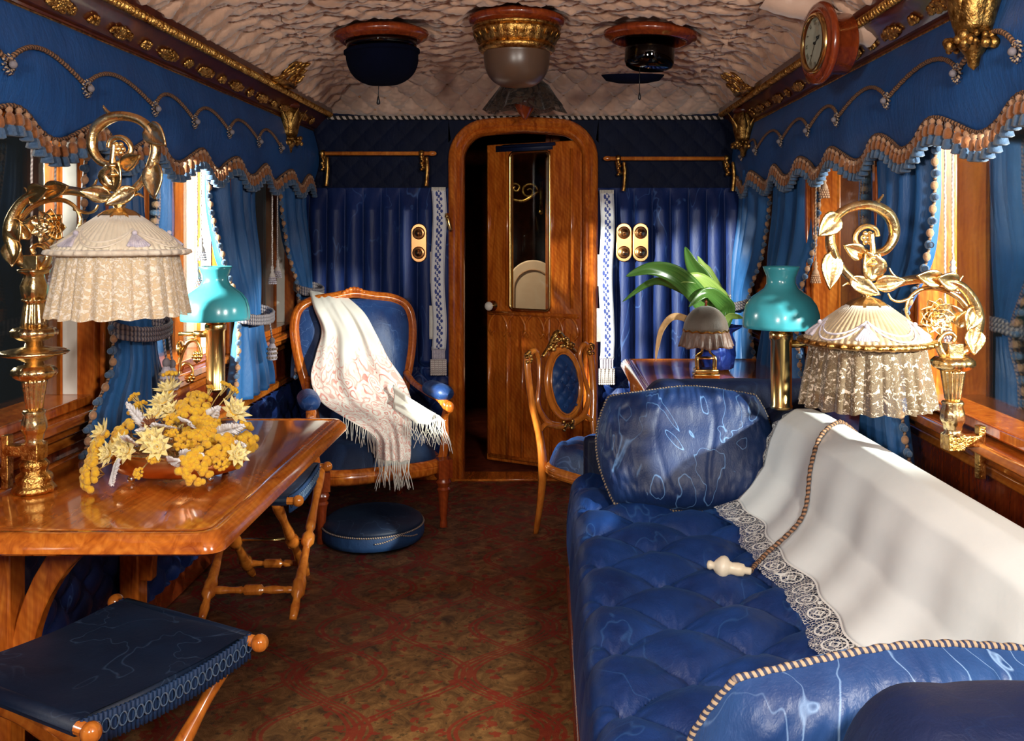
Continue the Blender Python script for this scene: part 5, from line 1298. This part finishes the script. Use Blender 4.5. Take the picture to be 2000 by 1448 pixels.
for nm, a, L_, w_ in (('hour_hand', R(60), .045, .006), ('minute_hand', R(215), .068, .004)):
    q = MB(); x1_, y1_ = dialxy(L_, a); stroke(0, 0, x1_, y1_, w_)
    p = Mc @ Vector((x1_*.7, y1_*.7, .0235)); q.sphere(p, .006 if nm == 'hour_hand' else .003, 8, 6); q.sphere(Mc @ Vector((0, 0, .023)), .006, 8, 6); q.build(nm, 'black_ink', t)
q = MB(); q.lathe([(.0935, .030), (.06, .034), (.0005, .036)], 48, (0, 0, 0), Mc); q.build('dial_glass', 'clear_glass', t)
t = thing('padded_bolster', 'curved padded silk roll on the ceiling behind the clock', 'bolster', (1.06, 3.2, 2.05))
def bol(u, q_):
    # tube running from the cornice up the coving beside the clock
    cpt = smooth_cache[int(q_*(len(smooth_cache)-1))]; j = min(len(smooth_cache)-2, int(q_*(len(smooth_cache)-1)))
    d = (smooth_cache[j+1]-smooth_cache[j]).normalized(); s1 = Vector((0, 1, 0)); s2 = d.cross(s1); a = 2*PI*u
    r = .058*(1+.02*sin(q_*60)+.02*nz(u*20, q_*3)); return cpt+s1*(r*cos(a))+s2*(r*sin(a))
smooth_cache = smooth_path([(1.13, 2.83, 1.965), (1.085, 2.84, 1.985), (1.04, 2.86, 2.01), (.98, 2.90, 2.05), (.90, 2.95, 2.085), (.83, 2.98, 2.12)], 12)
q = MB(); q.grid(bol, 48, 60); q.build('roll', 'padded_silk', t, world=True)
# ================================================================== END WALL FITTINGS
def rail(label, x0, x1, z, y, endr):
    t = thing('curtain_rail', label, 'rail', ((x0+x1)/2, y, z))
    q = MB(); q.tube([(x0, y, z), (x1, y, z)], .011, 12); q.sphere((endr, y, z), (.024, .014, .014), 14, 10); q.build('rod', 'turned_wood', t, world=True)
    for xb in (x0+.012, x1-.012):
        if abs(xb-endr) < .1: xb += .045 if endr < xb+.001 and endr == x0 else -.045
        q = MB(); q.tube([(xb, y, z+.012), (xb, y+.03, z-.02), (xb+.004, y+.015, z-.06), (xb+.015, y-.005, z-.085)], [.013, .016, .012, .010], 8)
        q.tube(smooth_path([(xb+.03, y-.02, z-.02), (xb+.034, y-.028, z-.08), (xb+.030, y-.03, z-.15), (xb+.026, y-.028, z-.175)], 5), [.008, .011, .010, .013], 8)
        for i in range(7): q.sphere((xb+.004*(i % 3), y-.010, z-.02-.011*i), .010, 8, 6)
        q.sphere((xb, y-.004, z), .018, 10, 8); q.build('gilt_bracket', 'gilt', t, world=True)
rail('wooden rail on gilt brackets left of the arched doorway', -1.10, -.50, 1.762, 4.94, -.50)
rail('wooden rail on gilt brackets right of the arched doorway', .44, 1.09, 1.735, 4.94, .44)
def pull(label, x, z0, z1, step):
    t = thing('bell_pull', label, 'bell pull', (x, 4.93, z1))
    def bd(u, q_): z = z0+(z1-z0)*q_; return (x-.037+.074*u+.006*sin(q_*9), 4.935-.006*sin(u*PI)+.006*sin(q_*17), z)
    m = MB(); m.grid(bd, 10, 80); m.build('embroidered_band', 'embroidered_band', t, world=True, solid=.002)
    for k, (za, zb, dx) in enumerate(((z0-.33, z0-.50, -.018), (z0-.62, z0-.80, -.022))):
        m = MB(); m.grid(lambda u, q_: (x+dx-.030+.06*u, 4.955, za+(zb-za)*q_), 4, 12); m.build('lining_strip', 'white_thread', t, world=True, solid=.002)
    for z in (z0+.004, z1):
        m = MB()
        for i in range(12):
            px_ = x-.035+.07*i/11; m.tube([(px_, 4.932, z+.012), (px_, 4.930, z-.008)], .0028, 5)
        m.build('knotted_edge', 'lilac_thread' if z == z1 else 'white_thread', t, world=True)
    m = MB(); m.grid(lambda u, q_: (x-.034+.068*u, 4.930+.004*sin(u*30), z1-.005-.05*q_), 20, 6); m.build('beaded_heading', 'lilac_thread', t, world=True, solid=.004)
    for i in range(8):
        px_ = x-.037+.074*i/7; m = MB(); m.tube([(px_, 4.925+.006*(i % 2), z1-.055), (px_+.002*sin(i), 4.922, z1-.13)], .0058, 8, twist=240); m.sphere((px_+.002*sin(i), 4.922, z1-.135), .007, 8, 6); m.build('tassel', 'cord_pale', t, world=True)
pull('white bell pull embroidered with blue, hanging left of the doorway', -.465, 1.565, .715, 0)
pull('white bell pull embroidered with blue, hanging right of the doorway', .435, 1.55, .665, 0)
def bellplate(label, x, z):
    t = thing('bell_plate', label, 'bell plate', (x, 4.95, z))
    pts = []
    for (cz_, a0) in ((.062, 0), (-.062, 180)):
        for i in range(13): a = R(a0+15*i); pts.append((.043*cos(a), cz_+.043*sin(a)))
    q = MB(); q.prism(pts, -.010, .010, Matrix.Rotation(PI/2, 4, 'X')); q.build('plate', 'copper_satin', t, bevel=.004)
    for s_ in (-1, 1):
        q = MB(); q.lathe([(.033, 0), (.034, .006), (.028, .012), (.022, .010), (.018, .016), (.010, .018), (.011, .026), (.001, .030)], 28, (0, -.010, .042*s_*1.25), Matrix.Rotation(PI/2, 4, 'X')); q.build('push_button', 'copper_satin', t)
bellplate('single copper plate with two brass buttons left of the doorway', -.572, 1.282)
bellplate('copper two-button plate right of the doorway, nearer the bell pull', .528, 1.285)
bellplate('copper two-button plate right of the doorway, farther from the bell pull', .618, 1.285)
t = thing('door_catch', 'small brass catch on the left side of the door frame', 'catch', (-.413, 4.93, 1.39))
q = MB(); q.tube([(-.01, 0, .05), (0, -.006, .02), (.012, -.008, -.03), (.02, -.004, -.045)], [.010, .013, .010, .008], 10); q.sphere((-.006, -.010, .035), .013, 10, 8); q.build('lever', 'brass', t)
# porcelain push on the left ledge panel
t = thing('porcelain_push', 'white oval porcelain push on the wood panel behind the flowers', 'push', (-1.205, 3.14, .800))
q = MB(); q.lathe([(.022, 0), (.021, .006), (.001, .009)], 24, (0, 0, 0), Matrix.Rotation(PI/2, 4, 'Y')); q.build('disc', 'porcelain', t)
# ================================================================== TABLE LAMP, POT, PLANT (far right)
tl = thing('table_lamp', 'small brass table lamp with a brown domed silk shade on the far table', 'lamp', (.782, 3.86, .741)); tl.scale = (.86, .86, 1.03)
q = MB(); q.box((-.062, -.045, 0), (.062, .045, .012)); q.box((-.056, -.04, .012), (.056, .04, .030)); q.build('base', 'brass', tl, bevel=.005)
q = MB()
for sx in (-1, 1):
    for sy in (-1, 1): q.tube(smooth_path([(sx*.042, sy*.03, .03), (sx*.042, sy*.03, .075), (sx*.018, sy*.014, .10), (sx*.012, sy*.01, .16)], 4), [.006, .004], 6)
q.box((-.044, -.032, .070), (.044, .032, .076)); q.build('lantern_frame', 'brass', tl)
q = MB(); q.box((-.038, -.027, .032), (.038, .027, .07)); q.build('glass_block', 'clear_glass', tl, smooth=False)
q = MB(); q.lathe([(.108, .185)]+[(max(.001, .108*cos(a)), .185+.098*sin(a)) for a in [PI/2*i/12 for i in range(1, 13)]], 72, mod=lambda th, z, r: r*(1+.006*cos(40*th)), cap=False); sh_ = q.build('dome_shade', 'taupe_fabric', tl, solid=.002)
q = MB(); q.tube([(.110*cos(a), .110*sin(a), .185+.003*sin(a*14)) for a in [2*PI*i/80 for i in range(80)]], .004, 6, closed=True); q.build('gilt_band', 'gilt', sh_)
q = MB(); q.grid(lambda u, q_: ((.108+.020*q_+.007*q_*sin(2*PI*u*22))*cos(2*PI*u), (.108+.020*q_+.007*q_*sin(2*PI*u*22))*sin(2*PI*u), .185-.065*q_-.004*q_*sin(2*PI*u*7)), 264, 8); q.build('frill', 'brown_frill', sh_, solid=.0015)
q = MB(); q.lathe([(.003, 0), (.008, .004), (.004, .01), (.009, .018), (.001, .028)], 12, (0, 0, .282)); q.build('finial', 'redwood', sh_)
pt_ = thing('plant_pot', 'plant pot wrapped in gathered shiny blue foil beside the table lamp', 'pot', (.855, 4.04, .741))
q = MB(); q.lathe([(.055, 0), (.075, .01), (.085, .06), (.082, .12), (.070, .150), (.066, .158), (.080, .168), (.105, .185), (.112, .19)], 96, mod=lambda th, z, r: r*(1+.05*sin(13*th+z*30)+(.06*sin(9*th) if z > .16 else 0)), cap=False); q.build('foil_wrap', 'blue_foil', pt_, solid=.002)
q = MB(); q.lathe([(.064, .150), (.001, .152)], 24); q.build('soil', 'brown_flower', pt_)
pl = thing('potted_plant', 'broad leaved green plant growing from the blue foil pot', 'plant', (.855, 4.04, .89))
def blade(name, pts, wd, mat, tw=0, fold=.25, seed=0):
    pts = [Vector(p) for p in pts]; path = smooth_path(pts, 8); n = len(path)-1; q = MB()
    def fn(u, t_):
        i = min(n, int(u*n)); p = path[i]; d = (path[min(n, i+1)]-path[max(0, i-1)]).normalized()
        view = Vector((.25, 1, .15)).normalized(); s_ = d.cross(view)
        if s_.length < .1: s_ = Vector((0, 0, 1))
        s_.normalize(); s_ = Matrix.Rotation(tw, 3, d) @ s_; nn = d.cross(s_)
        w_ = wd*(max(0, sin(PI*(u**.8)))**.8*.5+.03*(1-u)); k = 2*t_-1
        return p+s_*(w_*k)+nn*(w_*abs(k)*fold)
    q.grid(fn, n, 6, us=1, vs=1); return q.build(name, mat, pl, world=True, solid=.0012)
B = (1402, 668, 4.04)
def bp(*l): return [P(*a) for a in l]
blade('leaf', bp(B, (1385, 610, 4.0), (1330, 545, 3.95), (1275, 525, 3.9), (1222, 540, 3.85)), .085, 'leaf_green', .3)
blade('leaf', bp(B, (1392, 600, 4.05), (1350, 570, 4.0), (1280, 548, 3.97), (1215, 590, 3.9)), .060, 'leaf_green', -.5)
blade('leaf', bp(B, (1410, 600, 4.05), (1395, 575, 4.02), (1360, 545, 3.98), (1310, 552, 3.95)), .085, 'leaf_pale', .7)
blade('leaf', bp(B, (1400, 600, 4.08), (1372, 545, 4.1), (1352, 515, 4.1), (1338, 482, 4.1)), .090, 'leaf_green', -.2)
blade('leaf', bp(B, (1412, 600, 4.08), (1385, 540, 4.12), (1372, 520, 4.12), (1362, 500, 4.12)), .060, 'leaf_pale', .9)
blade('leaf', bp(B, (1420, 610, 4.05), (1410, 590, 3.98), (1380, 572, 3.94), (1345, 600, 3.92)), .07, 'leaf_green', .2)
blade('leaf', bp(B, (1420, 622, 4.05), (1440, 618, 4.03), (1452, 622, 4.0)), .03, 'leaf_pale', .2)
blade('withered_leaf', bp(B, (1370, 640, 3.98), (1322, 618, 3.88), (1295, 640, 3.82), (1284, 680, 3.80), (1281, 706, 3.79)), .028, 'dead_leaf', .4)
# ================================================================== BOWL OF DRIED FLOWERS
bw = thing('flower_bowl', 'oval copper coloured dish on small ball feet on the left table', 'bowl', (-.79, 2.28, .741))
def ov_mod(a_, b_): return None
q = MB()
prof = [(.40, .014), (.72, .012), (.92, .022), (1.0, .040), (1.0, .060), (.965, .070), (.94, .068), (.93, .058), (.60, .045), (.02, .042)]
n = 72; v = []; f = []
for r, z in prof:
    for i in range(n): a = 2*PI*i/n; v.append((.162*r*cos(a), .105*r*sin(a), z))
for j in range(len(prof)-1):
    for i in range(n): a = j*n+i; b_ = j*n+(i+1) % n; f.append((a, b_, b_+n, a+n))
f.append(tuple(range(n-1, -1, -1))); q.add(v, f); q.build('dish', 'copper_satin', bw)
q = MB(); q.tube([(.158*cos(a), .101*sin(a), .071) for a in [2*PI*i/72 for i in range(72)]], .005, 8, closed=True); q.tube([(-.05+.055*cos(a), -.02+.04*sin(a), .074) for a in [2*PI*i/40 for i in range(40)]], .004, 6, closed=True); q.build('silver_rim', 'silver', bw)
for x, y in ((-.095, -.055), (.095, -.055), (-.095, .055), (.095, .055)):
    q = MB(); q.sphere((x, y, .009), .0095, 12, 8); q.sphere((x, y, .019), .007, 10, 6); q.build('ball_foot', 'silver', bw)
base = Vector((-.79, 2.28, .80))
def orient(M_pos, direction): return Matrix.Translation(M_pos) @ frame_from(direction)
def stem(q, p, r=.0016):
    b_ = base+Vector(((p.x-base.x)*.22, (p.y-base.y)*.22, -.01)); mid = b_.lerp(p, .55)+Vector((0, 0, .02)); q.tube(smooth_path([b_, mid, p], 5), [r, r*.8], 5)
def yarrow(p, rad, seed, label=None):
    t = thing('yarrow', label or 'golden yellow clustered dried flower head in the copper dish', 'flower', p, 0, None if label else 'golden clustered flower heads in the dish')
    rd = random.Random(seed); dirn = (Vector(p)-base); dirn.z = max(dirn.z, .01)+.04; dirn.normalize(); F_ = frame_from(dirn); q = MB()
    nb = int(14+rad*900)
    for i in range(nb):
        r = rad*math.sqrt(rd.random()); a = rd.uniform(0, 2*PI); c = F_ @ Vector((r*cos(a), r*sin(a), .35*rad*(1-(r/rad)**2)+rd.uniform(-.002, .002)))
        q.sphere(c, rad*.17*rd.uniform(.8, 1.3)+.0015, 7, 5)
    q.build('flower_head', 'yellow_flower', t)
    q = MB(); stem(q, Vector(p)); 
    for i in range(5): a = 2*PI*i/5; q.tube([Vector(p)-dirn*.03, Vector(p)+(F_ @ Vector((rad*.6*cos(a), rad*.6*sin(a), 0)))], .0012, 4)
    q.build('stem', 'dry_stem', t, world=True)
def straw(p, rad, seed):
    t = thing('straw_flower', 'pale straw coloured dried flower with pointed petals in the copper dish', 'flower', p, 0, 'pale pointed flowers in the dish')
    dirn = (Vector(p)-base); dirn.z += .05; dirn.y -= .05; dirn.normalize(); F_ = frame_from(dirn); q = MB()
    for ring, (n_, an, l_) in enumerate(((9, .25, 1.0), (8, .75, .85), (6, 1.15, .6))):
        for i in range(n_):
            M_ = F_ @ Matrix.Rotation(2*PI*i/n_+ring*.4, 4, 'Z') @ Matrix.Rotation(-an, 4, 'Y'); q.leaf(M_, rad*l_, rad*.42, .12, 5, .5)
    q.build('petals', 'straw_flower', t, solid=.0012)
    q = MB(); q.sphere((0, 0, 0), rad*.28, 10, 8); q.build('flower_centre', 'yellow_flower', t)
    q = MB(); stem(q, Vector(p)); q.build('stem', 'dry_stem', t, world=True)
def fern(p0, p1, wd, seed):
    t = thing('bleached_fern', 'white bleached fern frond in the copper dish', 'fern', p0, 0, 'white fern fronds in the dish')
    rd = random.Random(seed); a = Vector(p0); b_ = Vector(p1); d = (b_-a); L = d.length; d.normalize(); s_ = d.cross(Vector((0, 1, .3))); s_.normalize(); q = MB()
    q.tube([a, a.lerp(b_, .5)+Vector((0, -.006, .004)), b_], [.0022, .001], 5)
    for i in range(20):
        u = .05+.93*i/20; c = a.lerp(b_, u)+Vector((0, -.006*sin(PI*u), .004)); w_ = wd*sin(PI*min(1, .12+.88*u**.8))*(1-.3*u)+.003
        for sg in (-1, 1):
            e = c+s_*(sg*w_)+d*(w_*.8)+Vector((0, rd.uniform(-.006, .004), 0)); q.tube([c, c.lerp(e, .5)+Vector((0, -.002, 0)), e], [.0028, .0034, .0008], 4)
    q.build('frond', 'white_fern', t, world=True)
YD = 2.27
for i, (px, py, r, D) in enumerate(((190, 880, 30, 2.20), (178, 925, 34, 2.14), (185, 890, 24, 2.24), (240, 848, 34, 2.22), (268, 797, 20, 2.28), (262, 775, 12, 2.3), (388, 778, 26, 2.3), (378, 800, 34, 2.22), (402, 832, 30, 2.2), (395, 862, 32, 2.16),
        (372, 856, 22, 2.15), (478, 852, 32, 2.22), (430, 880, 34, 2.12), (384, 912, 34, 2.06), (455, 895, 22, 2.14), (335, 822, 16, 2.16), (335, 845, 13, 2.13), (352, 866, 15, 2.10), (300, 896, 12, 2.05), (430, 905, 14, 2.06),
        (270, 924, 10, 2.03), (442, 752, 12, 2.36), (412, 758, 9, 2.34), (456, 762, 10, 2.32), (332, 733, 16, 2.3), (388, 770, 10, 2.33), (420, 840, 26, 2.25))):
    yarrow(P(px, py, D), r/830/1.05, 40+i)
for i, (px, py, r, D) in enumerate(((205, 848, 34, 2.22), (216, 888, 30, 2.16), (250, 882, 30, 2.12), (298, 858, 34, 2.10), (330, 765, 34, 2.3), (320, 790, 34, 2.26), (335, 808, 30, 2.22), (455, 808, 38, 2.24), (462, 888, 28, 2.12), (305, 812, 26, 2.2), (240, 868, 26, 2.14), (345, 842, 22, 2.2), (310, 875, 30, 2.06))):
    straw(P(px, py, D), r/830, 80+i)
for i, (a, b_, w_) in enumerate((((300, 850, 2.2), (246, 788, 2.24), .018), ((230, 900, 2.1), (222, 950, 2.03), .022), ((330, 850, 2.2), (268, 842, 2.08), .028), ((345, 845, 2.2), (300, 830, 2.07), .028), ((420, 850, 2.2), (480, 834, 2.14), .018), ((400, 830, 2.24), (430, 796, 2.2), .016), ((260, 870, 2.15), (250, 855, 2.05), .02), ((350, 890, 2.12), (400, 892, 2.06), .014), ((330, 905, 2.12), (352, 902, 2.04), .016), ((365, 830, 2.2), (370, 826, 2.08), .024), ((440, 870, 2.2), (482, 872, 2.12), .016))):
    fern(P(*a), P(*b_), w_, 120+i)
t = thing('brown_thistle', 'dark brown spiky flower head in the middle of the dried flowers', 'flower', P(296, 832, 2.12))
q = MB(); rd = random.Random(9)
for i in range(60):
    d = Vector((rd.uniform(-1, 1), rd.uniform(-1, .2), rd.uniform(0, 1.2))).normalized(); q.tube([(0, 0, 0), d*.026], [.003, .0006], 4)
q.sphere((0, 0, 0), .014, 10, 8); q.build('spiky_head', 'brown_flower', t)
q = MB(); stem(q, P(296, 832, 2.12)); q.build('stem', 'brown_flower', t, world=True)
